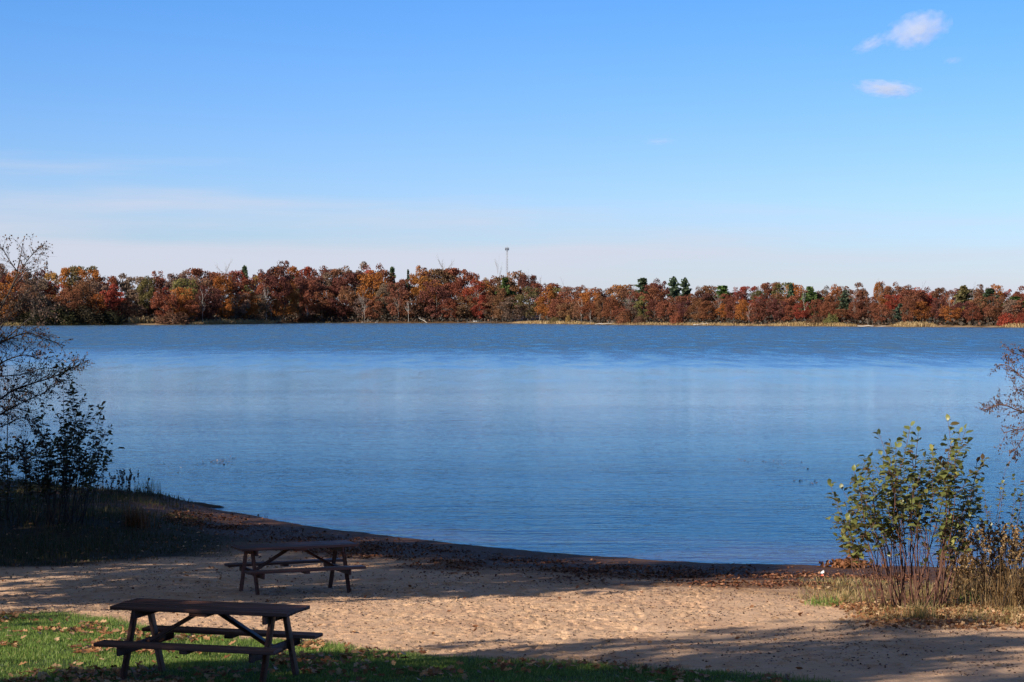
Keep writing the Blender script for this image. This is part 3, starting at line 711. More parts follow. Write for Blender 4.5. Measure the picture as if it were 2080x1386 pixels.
# blades
def blades(x, y, h, wd, lean=.35, rnd=None, bend=.5):
    n = len(x); z = gzs(x, y) - .01
    an = rng.uniform(0, 6.283, n); la = rng.uniform(0, 6.283, n); ll = np.abs(rng.normal(0, lean, n)) * h
    wx, wy = np.cos(an) * wd / 2, np.sin(an) * wd / 2; dx, dy = np.cos(la) * ll, np.sin(la) * ll
    V = np.zeros((n, 5, 3))
    V[:, 0] = np.stack([x - wx, y - wy, z], 1); V[:, 1] = np.stack([x + wx, y + wy, z], 1)
    V[:, 2] = np.stack([x + wx * .8 + dx * .35, y + wy * .8 + dy * .35, z + h * .55], 1); V[:, 3] = np.stack([x - wx * .8 + dx * .35, y - wy * .8 + dy * .35, z + h * .55], 1)
    V[:, 4] = np.stack([x + dx, y + dy, z + h * np.clip(1 - bend * (ll / h) ** 2, .3, 1)], 1)
    fl = np.array([0, 1, 2, 3, 3, 2, 4]); fs = np.array([4, 3])
    L_ = (fl[None] + (np.arange(n) * 5)[:, None]).ravel()
    r = rng.random(n) if rnd is None else rnd
    return V.reshape(-1, 3), L_, np.tile(fs, n), np.repeat(r, 5)
def sample(n, x0, x1, y0, y1, wfun):
    ox, oy = [], []; c = 0
    for _ in range(200):
        x = rng.uniform(x0, x1, n); y = rng.uniform(y0, y1, n); k = rng.random(n) < wfun(x, y)
        ox.append(x[k]); oy.append(y[k]); c += k.sum()
        if c >= n: break
    return np.concatenate(ox)[:n], np.concatenate(oy)[:n]
inframe = lambda x, y: np.abs(x) < y * .2364 + .9
x, y = sample(120000, -8, 4.5, 20.6, 31, lambda x, y: grass_w(x, y) * inframe(x, y) * (.25 + .75 * sstep(.3, .6, fbm(x * 2.2, y * 2.2, 71, 3))))
tag(inst_obj('lawn_grass', M['grass'], [blades(x, y, rng.uniform(.022, .06, len(x)) * (.7 + .8 * fbm(x * 1.5, y * 1.5, 72, 2)), .006, .5)]), 'short green lawn at the front left of the beach', 'grass', kind='stuff')
x, y = sample(9500, 3.8, 9.2, 26.5, 38, lambda x, y: rbank_w(x, y) * (.08 + .92 * sstep(.42, .62, fbm(x * 1.4, y * 1.2, 73, 3))))
hh = rng.uniform(.04, .18, len(x)) * (.4 + 1.0 * fbm(x * 1.2, y * 1.2, 74, 2))
tag(inst_obj('rough_grass', M['dry_grass'], [blades(x, y, hh, .007, 1.1, bend=.3)]), 'rough dry and green grass round the foot of the right hand bushes', 'grass', kind='stuff')
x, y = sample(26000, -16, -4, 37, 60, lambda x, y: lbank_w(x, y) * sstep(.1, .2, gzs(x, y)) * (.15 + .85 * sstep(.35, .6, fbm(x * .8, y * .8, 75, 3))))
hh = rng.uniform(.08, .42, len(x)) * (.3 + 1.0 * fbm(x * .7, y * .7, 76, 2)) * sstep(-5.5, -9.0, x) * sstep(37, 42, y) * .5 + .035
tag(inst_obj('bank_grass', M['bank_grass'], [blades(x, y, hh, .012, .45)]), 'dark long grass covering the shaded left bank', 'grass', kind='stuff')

# grass and flower clumps one can tell apart
def clump(name, label, cat, px, py, Y_, n, h, spread, wd, mat, lean=.5, heads=None, group=None):
    o = Vector(at(px, py, Y_)); o.z = gz1(o.x, o.y); root = empty(name, o); tag(root, label, cat, group)
    x = o.x + rng.normal(0, spread, n); y = o.y + rng.normal(0, spread, n)
    V_, L_, S_, A_ = blades(x, y, rng.uniform(h * .45, h, n), wd, lean, bend=.7)
    if heads is None:
        mb = MB(); mb.bulk(V_ - np.array(o), L_, S_, A_); mb.build('blades', mat, root)
    else:
        mb = MB(); mb.bulk(V_ - np.array(o), L_, S_, A_)
        st = MB(); lv = Leaves()
        for k in range(heads):
            b = Vector((random.gauss(0, spread * .9), random.gauss(0, spread * .9), 0)); L2 = h * random.uniform(.7, 1.2)
            e = b + Vector((random.gauss(0, .16) * L2, random.gauss(0, .12) * L2, L2)); T = wander(b, e, 4, 0, .04)
            st.tube(T, [.004, .0035, .003, .003, .0025], 3, cap=False)
            for q in range(16):
                f = 1 - abs(random.gauss(0, .11)); p = T[3].lerp(T[4], max(-.6, (f - .75) * 4)) if f > .6 else T[3]
                lv.add(p + rv() * .02, rv(.5), rv(), random.uniform(.03, .055))
            for q in range(5):
                p = T[random.randint(1, 3)]; lv.add(p, rv(-.4), rv(), random.uniform(.04, .08))
        mb.build('blades', mat, root); st.build('stalks', M['dark_twig'], root); lv.build('seed_heads', CURL, M['deadhead'] if heads < 40 else M['goldenrod'], root)
    return root
clump('dead_wildflowers', 'dark stalks with fluffy dead flower heads on the left bank crest', 'wildflowers', 258, 1020, 54.3, 90, .62, .26, .006, M['bank_grass'], .4, 26)
for k in range(0): pass
clump('sedge_tuft', 'arching thin grass tuft at the bank edge right of the dead flower heads', 'grass tuft', 305, 1020, 54.8, 140, .66, .15, .006, M['bank_grass'], .8)
clump('russet_fern', 'russet brown dead fern clump low on the dark left bank', 'plant', 278, 1085, 46.5, 160, .55, .14, .02, M['fern'], .5)
clump('grass_tuft', 'golden grass tuft at the front of the large olive bush', 'grass tuft', 1872, 1272, 29.2, 260, .34, .10, .006, M['dry_grass'], .45, group='grass tufts by the bushes')
clump('grass_tuft', 'fresh green grass tuft at the left end of the bush litter', 'grass tuft', 1680, 1238, 31.6, 220, .20, .16, .007, M['grass'], .6, group='grass tufts by the bushes')
clump('grass_tuft', 'green broad bladed tuft between the saplings and the dry goldenrod', 'grass tuft', 1995, 1215, 32.0, 70, .34, .16, .012, M['grass'], .6, group='grass tufts by the bushes')
clump('dry_goldenrod', 'tall dry brown goldenrod at the far right, biggest goldenrod clump', 'wildflowers', 2080, 1250, 31.2, 700, 1.05, .34, .007, M['goldenrod'], .6, 130, 'dry goldenrod clumps')
clump('dry_goldenrod', 'low brown goldenrod clump behind the right side of the large olive bush', 'wildflowers', 1985, 1195, 33.5, 300, .6, .30, .006, M['goldenrod'], .7, 60, 'dry goldenrod clumps')
clump('dry_goldenrod', 'slim pale dry goldenrod stalks standing against the water between the bushes', 'wildflowers', 1945, 1190, 34.6, 60, .95, .10, .005, M['goldenrod'], .15, 41, 'dry goldenrod clumps')

# fallen leaves and washed-up bits
def litter(name, label, n, x0, x1, y0, y1, wf, size, tmpl, mat, flat=1.2, cat='leaves', dz=.012):
    x, y = sample(n, x0, x1, y0, y1, wf); n = len(x)
    P = np.stack([x, y, gzs(x, y) + dz], 1); D = rdir(n); D[:, 2] *= .35
    Nn = rdir(n) * .75; Nn[:, 2] = np.abs(Nn[:, 2]) + flat
    return tag(inst_obj(name, mat, [inst(tmpl, P, D, Nn, rng.uniform(size[0], size[1], n), None, rng.uniform(.4, 1.8, n))]), label, cat, kind='stuff')
cl = lambda x, y, s, a, b: sstep(a, b, fbm(x * s, y * s, 81, 3))
litter('lawn_leaves', 'dry tan oak leaves scattered over the lawn', 1800, -8, 4, 20.6, 31, lambda x, y: grass_w(x, y) * inframe(x, y) * (.04 + .96 * cl(x, y, 1.3, .48, .68)) * np.where(x > -2, .5, 1), (.06, .115), OAKL, M['fallen'], .9, dz=.035)
litter('bush_leaf_litter', 'brown leaf litter along the foot of the right hand bushes', 6500, 3.2, 9, 26, 36, lambda x, y: np.clip(rbank_w(x, y) * sstep(33.5, 30.5, y) * 1.0 + .5 * rbank_w(x, y + .9) * (1 - rbank_w(x, y)), 0, 1) * (.35 + .65 * cl(x, y, 1.4, .35, .6)), (.06, .115), OAKL, M['fallen'], .8)
litter('bank_leaves', 'scattered pale fallen leaves on the shaded left bank', 700, -14, -3, 36, 54, lambda x, y: (gzs(x, y) > .15) * .7, (.05, .1), OAKL, M['fallen'], .9)
litter('sand_leaves', 'few single brown leaves lying on the sand', 200, -9, 7, 22, 40, lambda x, y: (1 - grass_w(x, y)) * (gzs(x, y) > .2), (.04, .09), CURL, M['fallen'], 1.0)
litter('debris_shade_specks', 'small dark bits on the sand, partly debris, partly standing in for footprint shadows', 16000, -9, 7, 22, 41, lambda x, y: inframe(x, y) * (1 - grass_w(x, y)) * (gzs(x, y) > .15) * (.2 + .8 * cl(x, y, .9, .4, .65)), (.008, .034), HEX, M['debris'], 1.4, 'debris', .004)  # dark bits double as footprint shadows besides real bark and twigs
litter('wrack_line', 'dark wet leaves and weed washed up along the shore', 5000, -8, 9, 36, 54, lambda x, y: np.exp(-(((yw(x) - y) - 2.2 - .9 * fbm(x * .6, y * 0, 91, 3)) / .9) ** 2) * (.25 + .75 * cl(x, y, 1.2, .4, .6)), (.012, .042), HEX, M['debris'], 2.2, 'wrack', .004)
litter('shore_leaves', 'red brown leaf litter on the dark wet strip along the water', 5600, -8, 9, 33, 54, lambda x, y: np.exp(-(((yw(x) - y) - 3.4 - 2.4 * fbm(x * .5, y * 0, 93, 3)) / 2.1) ** 2) * (.1 + .9 * cl(x, y, .9, .42, .66)), (.04, .09), CURL, leaf_mat('wet_red_leaf', [(0, (.06, .026, .015)), (.7, (.19, .068, .032)), (1, (.32, .16, .085))], .1), 1.8, dz=.006)
def weeds(label, px, py, n, rx, ry):
    c = at(px, py, CZ * F / (py - YH)); x = c.x + rng.normal(0, rx, n); y = c.y + rng.normal(0, ry, n)
    P = np.stack([x, y, np.full(n, .012)], 1)
    Nn = rdir(n) * .25; Nn[:, 2] = 1
    tag(inst_obj('floating_weeds', M['debris'], [inst(HEX, P, rdir(n) * np.array([1, 1, .1]), Nn, rng.uniform(.03, .08, n))]), label, 'weeds', 'patches of floating weeds', 'stuff')
weeds('thin patch of floating weed on the water right of the left bank', 442, 939, 60, .33, 1.1)
weeds('fainter floating weed specks just left of the main left patch', 320, 948, 30, .7, 1.6)
weeds('floating weed specks on the water left of the olive bush', 1575, 940, 50, .55, 1.0)
weeds('sparse floating leaves between the weed specks and the olive bush', 1630, 979, 26, .4, .9)

# odds and ends on the shore
o = at(1728, 1146, 42.2); o.z = 0
mb = MB(); n = 420; P = rng.normal(0, 1, (n, 3)) * np.array([.22, .16, .045]); P[:, 2] = np.abs(P[:, 2]) + .01 + .05 * np.exp(-(P[:, 0] / .25) ** 2)
mb.bulk(*inst(CURL, P, rdir(n), rdir(n, .8), rng.uniform(.05, .12, n), None, rng.uniform(.5, 1.5, n)))
tag(mb.build('weed_mound', M['fern'], loc=o), 'small dark mound of washed up weed at the waterline left of the olive bush', 'debris')
o = Vector(gp(1671, 1173)); root = empty('plastic_scrap', (o.x, o.y, gz1(o.x, o.y) + .03)); tag(root, 'small white and red scrap lying on the wet sand left of the bush', 'litter')
mb = MB(); mb.bulk(*inst(CURL, np.array([(0, 0, .05), (.02, .01, .06)]), np.array([(1, .2, .3), (.2, .2, 1)]), np.array([(0, -1, .6), (-.4, -1, .3)]), .07)); mb.build('white_piece', M['white_scrap'], root)
mb = MB(); mb.bulk(*inst(CURL, np.array([(.0, -.02, .0)]), np.array([(1, 0, .1)]), np.array([(0, -1, .8)]), .06)); mb.build('red_piece', M['red_scrap'], root)
# low mud tongue at the end of the left bank
xs_, Pm, Fm = np.linspace(0, 1, 15), [], []
a_, b_ = Vector((-9.0, 56.1, 0)), Vector((-7.33, 55.1, 0))
for i, t in enumerate(xs_):
    c = a_.lerp(b_, t); hw = .42 * (1 - t) ** .7 + .01; hz = .13 * (1 - t) ** .6 + .005
    for k in range(7):
        u = k / 6 * 2 - 1; Pm.append((c.x + u * .2 * hw, c.y + u * hw, hz * (1 - u * u) - .03 * abs(u) + .012 * random.random()))
for i in range(14):
    for k in range(6): q = i * 7 + k; Fm.append((q, q + 1, q + 8, q + 7))
mb = MB(); mb.add(Pm, Fm); tag(mb.build('mud_tongue', M['mud'], smooth=True), 'low dark tongue of mud at the tip of the left bank', 'mud', kind='structure')

# ------------------------------------------------------------------ tall oaks beside the camera whose shade falls over the beach
def shade_oak(name, label, x, y, H_, rad, n, group, zlo=.35, leaf=(.17, .32), nclump=46):
    z0 = float(gz0(x, y)); root = empty(name, (x, y, z0 - .1)); tag(root, label, 'tree', group)
    tb = MB(); T = wander((0, 0, 0), (random.gauss(0, .3), random.gauss(0, .3), H_ * .88), 7, 0, .02)
    tb.tube(T, [.24 * (1 - .85 * i / 7) + .02 for i in range(8)], 8)
    P, Dn = [], []
    for k in range(nclump):
        zc = random.uniform(zlo, .97); rr = rad * math.sin(math.pi * min(1, max(.12, (zc - zlo) / (1 - zlo) * .82 + .16))) * math.sqrt(random.uniform(.05, 1))
        an = random.uniform(0, 6.28); c = Vector((rr * math.cos(an), rr * math.sin(an), zc * H_))
        f = max(1, min(7, int(7 * (zc - .12)))); tb.tube(wander(T[f], c, 4, -.04, .05), [.06, .045, .03, .02, .01], 5, cap=False)
        m = n // nclump; s = rng.normal(0, 1, (m, 3)) * np.array([rad * .19, rad * .19, rad * .12]); P.append(s + np.array(c))
    P = np.concatenate(P)
    tb.build('trunk', M['dark_twig'], root)
    inst_obj('crown', M['shadetree_leaf'], [inst(HEX, P, rdir(len(P)), rdir(len(P), .4), rng.uniform(leaf[0], leaf[1], len(P)))], root)
    return root
def su(s, u): return (.783 * s - .622 * u, .622 * s + .783 * u)   # s along the light, u across it
OAKS = [  # s, u, height, crown radius, leaves, lowest crown fraction
    (-3.5, 17.0, 11.5, 2.9, 3300, .22), (-5.5, 12.6, 13, 3.6, 4000, .2), (-9, 16.8, 14, 3.2, 2800, .3), (-1.5, 15.4, 8.5, 2.2, 3000, .1), (-4, 8, 12, 3.5, 5000, .2),
    (4.6, 30.0, 11.9, 2.9, 5600, .46), (3.0, 35.4, 13.8, 3.6, 9500, .16), (-3, 39.5, 14.5, 4.4, 9500, .12), (3.5, 41.5, 12.5, 3.8, 9500, .08), (2.5, 47, 15, 4.4, 12000, .05), (7, 50, 12.5, 3.8, 9000, .06), (-4, 45, 13, 4.2, 9000, .06), (-2, 52, 13, 4.6, 9500, .08), (6, 55, 12, 4.2, 8000, .06),
    (-9, 28.2, 12.5, 2.6, 900, .3), (-3.5, 29.6, 12.5, 1.8, 1100, .25), (-4.2, 18.9, 13.2, 1.7, 800, .45)]
for s, u, H_, rad, n, zlo in OAKS:
    x, y = su(s, u)
    shade_oak('oak_tree', 'tall oak standing outside the picture, its shade falling over the beach', x, y, H_, rad, n, 'shade oaks beside the beach', zlo)
#@@PART3
# ------------------------------------------------------------------ the far shore
def crown_oak(low, n_cl, seed, per=105):
    r_ = np.random.default_rng(seed); P, Nn, Sz = [], [], []
    zc0, hz = (.50, .49) if low else (.58, .41)
    for k in range(n_cl):
        d = r_.normal(size=3); d /= np.linalg.norm(d); q = r_.uniform(.55, 1.0)
        c = np.array([d[0] * .40 * q, d[1] * .40 * q, zc0 + d[2] * hz * q * .9])
        cr = r_.uniform(.075, .135)
        v = r_.normal(size=(per, 3)); v[:, 2] += .35; v /= np.linalg.norm(v, axis=1, keepdims=True)
        P.append(c + v * cr * np.array([1.15, 1.15, .72]) * r_.uniform(.6, 1.1, (per, 1))); Nn.append(v + r_.normal(size=(per, 3)) * .55); Sz.append(r_.uniform(.016, .034, per))
    P = np.concatenate(P); Nn = np.concatenate(Nn); Sz = np.concatenate(Sz); n = len(P)
    P[:, 2] = .06 + (P[:, 2] - P[:, 2].min()) * .93 / (np.quantile(P[:, 2], .995) - P[:, 2].min()) if low else P[:, 2] + (.99 - np.quantile(P[:, 2], .995))
    D = r_.normal(size=(n, 3)); base = np.repeat(r_.uniform(0, .5, n_cl), per) + r_.uniform(0, .5, n)
    mb = MB(); mb.bulk(*inst(HEX, P, D, Nn, Sz, base)); return mb.mesh('oak_crown', M['far_leaf'])
def crown_pine(seed, kind):
    r_ = np.random.default_rng(seed); P, D, Sz = [], [], []
    tiers = 11 if kind == 'spruce' else 8
    for t in range(tiers * 2):
        f = min(1, max(0, t / (tiers * 2 - 1) + r_.normal(0, .02)))
        if kind == 'spruce': z = .10 + .88 * f; rr = .21 * (1 - f) ** .9 + .012
        else: z = .22 + .74 * f; rr = .25 * (1 - f ** 2.4) * r_.uniform(.45, 1.15) + .035
        for b in range(5):
            an = r_.uniform(0, 6.28); L_ = rr * r_.uniform(.7, 1.15); m = 26
            u = r_.uniform(.15, 1, m); x = np.cos(an) * L_ * u; y = np.sin(an) * L_ * u
            P.append(np.stack([x + r_.normal(0, .016, m), y + r_.normal(0, .016, m), z + (-.10 * u if kind == 'spruce' else .06 * u) * (1 - .5 * f) + r_.normal(0, .022, m)], 1))
            D.append(np.stack([np.cos(an) + r_.normal(0, .5, m), np.sin(an) + r_.normal(0, .5, m), r_.normal(.2, .4, m)], 1)); Sz.append(r_.uniform(.03, .055, m))
    P = np.concatenate(P); D = np.concatenate(D); Sz = np.concatenate(Sz); n = len(P)
    Nn = np.random.default_rng(seed + 1).normal(size=(n, 3)); Nn[:, 2] += .8
    mb = MB(); mb.bulk(*inst(HEX, P, D, Nn, Sz)); return mb.mesh('pine_crown', M['far_leaf'])
def trunk_mesh(mat, r, lean=0.0, limbs=5, zt=.8, z0=.3):
    mb = MB(); T = wander((0, 0, -.02), (lean, 0, zt), 6, 0, .02); mb.tube(T, [r * (1 - .8 * i / 6) for i in range(7)], 6)
    for k in range(limbs):
        i = random.randint(2, 5); an = random.uniform(0, 6.28); l_ = random.uniform(.12, .26)
        mb.tube(wander(T[i], T[i] + Vector((math.cos(an) * l_, math.sin(an) * l_, l_ * random.uniform(.5, 1.2))), 3), [r * .4, r * .3, r * .2, r * .1], 4, cap=False)
    return mb.mesh('trunk', mat)
def bare_mesh(mat, r, n=10, spread=.5, tall=1.0):
    mb = MB(); T = wander((0, 0, -.02), (0, 0, .82 * tall), 7, 0, .02); mb.tube(T, [r * (1 - .75 * i / 7) for i in range(8)], 5)
    def go(p, d, l_, rr, dep):
        e = p + d * l_; Q = wander(p, e, 3, -.05, .04); mb.tube(Q, [rr, rr * .8, rr * .65, rr * .5], 3, cap=False)
        if dep:
            for _ in range(3): go(Q[random.randint(1, 3)], (d + rv() * .6 + Vector((0, 0, .3))).normalized(), l_ * .62, rr * .6, dep - 1)
    for k in range(n):
        an = random.uniform(0, 6.28); go(T[random.randint(3, 7)], Vector((math.cos(an) * spread, math.sin(an) * spread, random.uniform(.5, 1.1))).normalized(), .2, r * .45, 2)
    return mb.mesh('bare_branches', mat)
def crown_thin(seed, n, z0=.45, z1=1.0, rad=.2, up=True):
    r_ = np.random.default_rng(seed); z = r_.uniform(z0, z1, n); t = (z - z0) / (z1 - z0)
    rr = rad * np.sin(np.pi * np.clip(t * .8 + .18, 0, 1)) * np.sqrt(r_.random(n)); an = r_.uniform(0, 6.28, n)
    P = np.stack([np.cos(an) * rr, np.sin(an) * rr, z], 1)
    mb = MB(); mb.bulk(*inst(HEX, P, r_.normal(size=(n, 3)), r_.normal(size=(n, 3)), r_.uniform(.018, .034, n))); return mb.mesh('thin_crown', M['far_leaf'])
def crown_shrub(seed):
    r_ = np.random.default_rng(seed); n = 2600; d = r_.normal(size=(n, 3)); d[:, 2] = np.abs(d[:, 2]); d /= np.linalg.norm(d, axis=1, keepdims=True)
    q = r_.uniform(.6, 1, (n, 1)) * (1 + .15 * np.sin(d[:, :1] * 9 + seed))
    P = d * q * np.array([.5, .5, .95]); Nn = d + r_.normal(size=(n, 3)) * .5
    mb = MB(); mb.bulk(*inst(HEX, P, r_.normal(size=(n, 3)) + np.array([0, 0, 1.]), Nn, r_.uniform(.025, .055, n))); return mb.mesh('shrub_crown', M['far_leaf'])
OAK_HI = [crown_oak(False, 34, 100 + i) for i in range(5)]
OAK_LO = [crown_oak(True, 44, 200 + i) for i in range(6)]
TR_OAK = [trunk_mesh(M['far_bark'], .016, random.uniform(-.04, .04)) for _ in range(4)]
SPRUCE = [crown_pine(300 + i, 'spruce') for i in range(2)]; PINE = [crown_pine(310 + i, 'pine') for i in range(3)]
TR_PINE = trunk_mesh(M['far_bark'], .014, 0, 0, .95)
TR_BIRCH = [trunk_mesh(M['white_bark'], .011, random.uniform(-.05, .05), 4, .9) for _ in range(3)]
THIN = [crown_thin(320 + i, 420) for i in range(3)]
BARE_G = [bare_mesh(M['grey_bark'], .010, 10, .6) for _ in range(3)]; BARE_W = [bare_mesh(M['white_bark'], .008, 8, .5) for _ in range(2)]
SHRUB = [crown_shrub(330 + i) for i in range(3)]; SHRUB_T = bare_mesh(M['far_bark'], .03, 6, .8, .6)

COLS = {'rust': ((.19, .070, .040), 'rust red'), 'red': ((.25, .052, .032), 'bright red'), 'maroon': ((.125, .045, .036), 'dark maroon'), 'orange': ((.30, .11, .030), 'orange'), 'greyish': ((.17, .115, .085), 'grey brown'),
        'russet': ((.19, .086, .048), 'russet brown'), 'brown': ((.145, .080, .050), 'dull brown'), 'ochre': ((.29, .185, .06), 'golden yellow'), 'olive': ((.14, .125, .05), 'olive green'), 'pine': ((.092, .125, .075), 'dark green'), 'willow': ((.05, .048, .026), 'dark olive'),
        'green': ((.10, .150, .050), 'mid green'), 'grey': ((.24, .20, .17), 'grey'), 'white': ((.6, .6, .6), 'white')}
SKY_X = [-400, 0, 60, 100, 170, 200, 240, 300, 340, 385, 440, 470, 500, 520, 545, 590, 600, 620, 680, 720, 760, 800, 830, 870, 885, 900, 940, 960, 1000, 1020, 1050, 1065, 1090, 1110, 1150, 1190, 1240, 1265, 1315, 1345, 1400, 1430,
         1500, 1545, 1590, 1650, 1700, 1740, 1785, 1850, 1900, 1950, 2000, 2040, 2080, 2500]
SKY_Y = [560, 545, 548, 553, 548, 562, 558, 564, 556, 549, 556, 553, 556, 553, 548, 546, 558, 550, 546, 540, 542, 547, 542, 543, 547, 556, 554, 561, 568, 565, 557, 568, 569, 580, 585, 591, 589, 584, 570, 577, 588, 591,
         588, 578, 583, 588, 586, 583, 580, 585, 588, 590, 588, 590, 592, 596]
ROWS = {1: 'by the far water', 2: 'midway up the wood', 3: 'on the skyline'}
def shore_Y(px): return float(CZ * F / (np.interp(px, FARPX[:, 0], FARPX[:, 1]) - YH))
trees = []
def far_tree(kind, px, py_top, row, colk, width_px, off=None, name=None):
    yb = shore_Y(px)
    off = {1: random.uniform(9, 15), 2: random.uniform(22, 32), 3: random.uniform(40, 58)}[row] if off is None else off
    Y_ = yb + off; x_ = (px - 1040) / F * Y_; z0 = float(gz0(x_, Y_)); py_top += 4 if (kind == 'pine' and row == 3) else 0; zt = CZ + (YH - py_top) / F * Y_
    h = max(zt - z0, 2.0); w_ = width_px / F * Y_ * {'pine': 1.35, 'spruce': 1.2}.get(kind, 1)
    nm, cat, parts = {'oak': ('oak_tree', 'oak tree', None), 'pine': ('pine_tree', 'pine tree', None), 'spruce': ('spruce_tree', 'spruce tree', None), 'birch': ('birch_tree', 'birch tree', None),
                      'bare': ('bare_tree', 'bare tree', None), 'barewhite': ('birch_tree', 'birch tree', None), 'shrub': ('shrub', 'shrub', None)}[kind]
    root = empty(nm, (x_, Y_, z0), random.uniform(0, 6.28))
    c = COLS[colk][0]; v = random.uniform(.82, 1.18); c = tuple(a * v * random.uniform(.92, 1.08) for a in c)
    def part(name_, me, fx):
        o_ = link_mesh(name_, me, root); o_.scale = (w_ / fx, w_ / fx, h); o_.color = (*c, 1); return o_
    if kind == 'oak':
        part('crown', random.choice(OAK_LO if (row == 1 or random.random() < .4) else OAK_HI), .86); t = part('trunk', random.choice(TR_OAK), .86)
    elif kind in ('pine', 'spruce'):
        part('crown', random.choice(PINE if kind == 'pine' else SPRUCE), .5 if kind == 'pine' else .42); part('trunk', TR_PINE, .5)
    elif kind == 'birch':
        part('crown', random.choice(THIN), .42); part('trunk', random.choice(TR_BIRCH), .5)
    elif kind == 'bare': part('trunk', random.choice(BARE_G), .5)
    elif kind == 'barewhite': part('trunk', random.choice(BARE_W), .5)
    else: part('foliage', random.choice(SHRUB), 1.0); part('stems', SHRUB_T, 1.0)
    size = 'tall' if h > 19 else 'low' if h < 8 else ''
    trees.append(dict(o=root, px=px, row=row, kind=kind, col=COLS[colk][1], cat=cat, size=size, w=w_))
    root['category'] = cat
    return root
def spec(label, *a, **k):
    r_ = far_tree(*a, **k); r_['label'] = label; trees[-1]['spec'] = True; return r_
# the ones that stand out
spec('tall maroon oak rising highest above the left half of the far wood', 'oak', 563, 531, 3, 'maroon', 62)
spec('dark green spruce tip above the trees left of the tall maroon oak', 'spruce', 497, 541, 3, 'pine', 34)
spec('yellow green birch left of the tall maroon oak', 'birch', 522, 560, 2, 'ochre', 62)
spec('yellow leaved birch just left of the white forked birch', 'birch', 500, 580, 2, 'olive', 45)
spec('bare white forked birch standing on the far shore behind the reed spit end', 'barewhite', 540, 584, 1, 'white', 34, off=6)
spec('slim white birch stem right of the forked white birch', 'barewhite', 551, 612, 1, 'white', 14, off=6)
spec('white birch stem in the dark gap by the big willow thicket', 'barewhite', 198, 596, 1, 'white', 14, off=20)
spec('thin white birch above the round brown shrub', 'barewhite', 412, 592, 1, 'white', 18, off=4)
spec('leaning pale birch stem in the shade right of the reed spit', 'barewhite', 624, 622, 1, 'white', 16, off=4)
spec('pale forked birch over the fallen logs of the far shore', 'barewhite', 829, 606, 1, 'white', 30, off=4)
spec('small pale birch stem left of the forked pale birch', 'barewhite', 740, 612, 1, 'white', 14, off=5)
spec('short white birch stem at the waterside right of the boat launch', 'barewhite', 1199, 632, 1, 'white', 12, off=4)
spec('pale birch by the waterside left of the short white stem', 'barewhite', 1180, 612, 1, 'white', 16, off=5)
spec('grey white birch right of the green rounded pines', 'barewhite', 1633, 590, 1, 'white', 20, off=8)
spec('thin pale birch under the dark red oaks right of the rounded pine', 'barewhite', 1521, 620, 1, 'white', 14, off=5)
spec('bare grey tree above the left part of the wood', 'bare', 456, 542, 3, 'grey', 40)
spec('bare grey round topped tree left of the radio mast', 'bare', 903, 535, 3, 'grey', 42)
spec('bare slim pale tree just left of the radio mast', 'bare', 1011, 536, 3, 'grey', 22)
spec('thin bare treetop just right of the radio mast', 'bare', 1072, 560, 3, 'grey', 22)
spec('bare pale bushy treetop left of the orange oak', 'bare', 1097, 566, 3, 'grey', 34)
spec('thin bare treetop above the low skyline right of the orange oak', 'bare', 1146, 572, 3, 'grey', 22)
spec('bare brownish treetop on the skyline left of the right end pines', 'bare', 1872, 578, 3, 'grey', 26)
spec('bare wispy treetop on the right hand skyline', 'bare', 1975, 580, 3, 'grey', 28)
spec('bare wispy treetop above the right oaks near the dark green pine', 'bare', 1690, 583, 3, 'grey', 24)
spec('rounded dark pine top above the maroon oaks left of the golden skyline oak', 'pine', 797, 541, 3, 'pine', 26)
spec('small green pine tip left of the bare round topped tree', 'pine', 829, 546, 3, 'pine', 12)
spec('bright red narrow oak on the waterside left of the mast', 'oak', 966, 570, 1, 'red', 48, off=16)
spec('red oak lower beside the bright red narrow one', 'oak', 973, 600, 1, 'red', 36, off=10)
spec('golden yellow treetop left of the mast pine', 'oak', 983, 566, 3, 'ochre', 38)
spec('bushy mid green pine below the radio mast', 'pine', 1026, 566, 2, 'green', 34)
spec('golden orange oak beside the boat launch', 'oak', 1112, 580, 1, 'orange', 52, off=12)
spec('bright orange rust oak between the boat launch and the twin pines', 'oak', 1200, 588, 2, 'orange', 46)
spec('left one of the tall pine pair on the right skyline', 'pine', 1305, 563, 3, 'pine', 50)
spec('right one of the tall pine pair on the right skyline', 'pine', 1368, 562, 3, 'pine', 32)
spec('dark pine top touching the right one of the tall pine pair', 'pine', 1391, 564, 3, 'pine', 28)
spec('rounded green pine right of the tall pine pair', 'pine', 1468, 578, 3, 'green', 52)
spec('olive green oak top right of the rounded green pine', 'oak', 1540, 590, 3, 'olive', 34)
spec('maroon oak crown poking up right of the rounded green pine', 'oak', 1551, 576, 3, 'rust', 30)
spec('dark green spruce standing down to the shore on the right half', 'spruce', 1606, 577, 2, 'pine', 30)
spec('mid green pine beside the grey white birch', 'pine', 1645, 584, 2, 'green', 36)
spec('dark green bushy pine in the middle of the right half', 'pine', 1718, 592, 2, 'pine', 36)
spec('thin grey stem holding the small rusty crown above the right skyline', 'bare', 1785, 573, 3, 'grey', 16)
spec('small rusty oak crown poking above the right skyline', 'oak', 1785, 573, 3, 'orange', 20)
spec('small dark green pine low between oaks on the right', 'pine', 1829, 618, 1, 'pine', 26)
spec('brownish green pine near the right end', 'pine', 1958, 583, 2, 'olive', 40)
spec('large dark green pine near the right end of the far shore', 'pine', 2010, 588, 2, 'pine', 48)
spec('broad low green pine at the right edge of the far shore', 'pine', 2062, 604, 2, 'green', 56)
spec('olive green leafy tree among the left oaks', 'oak', 298, 562, 2, 'olive', 40)
spec('small green pine right of the tall maroon oak', 'pine', 592, 560, 2, 'green', 30)
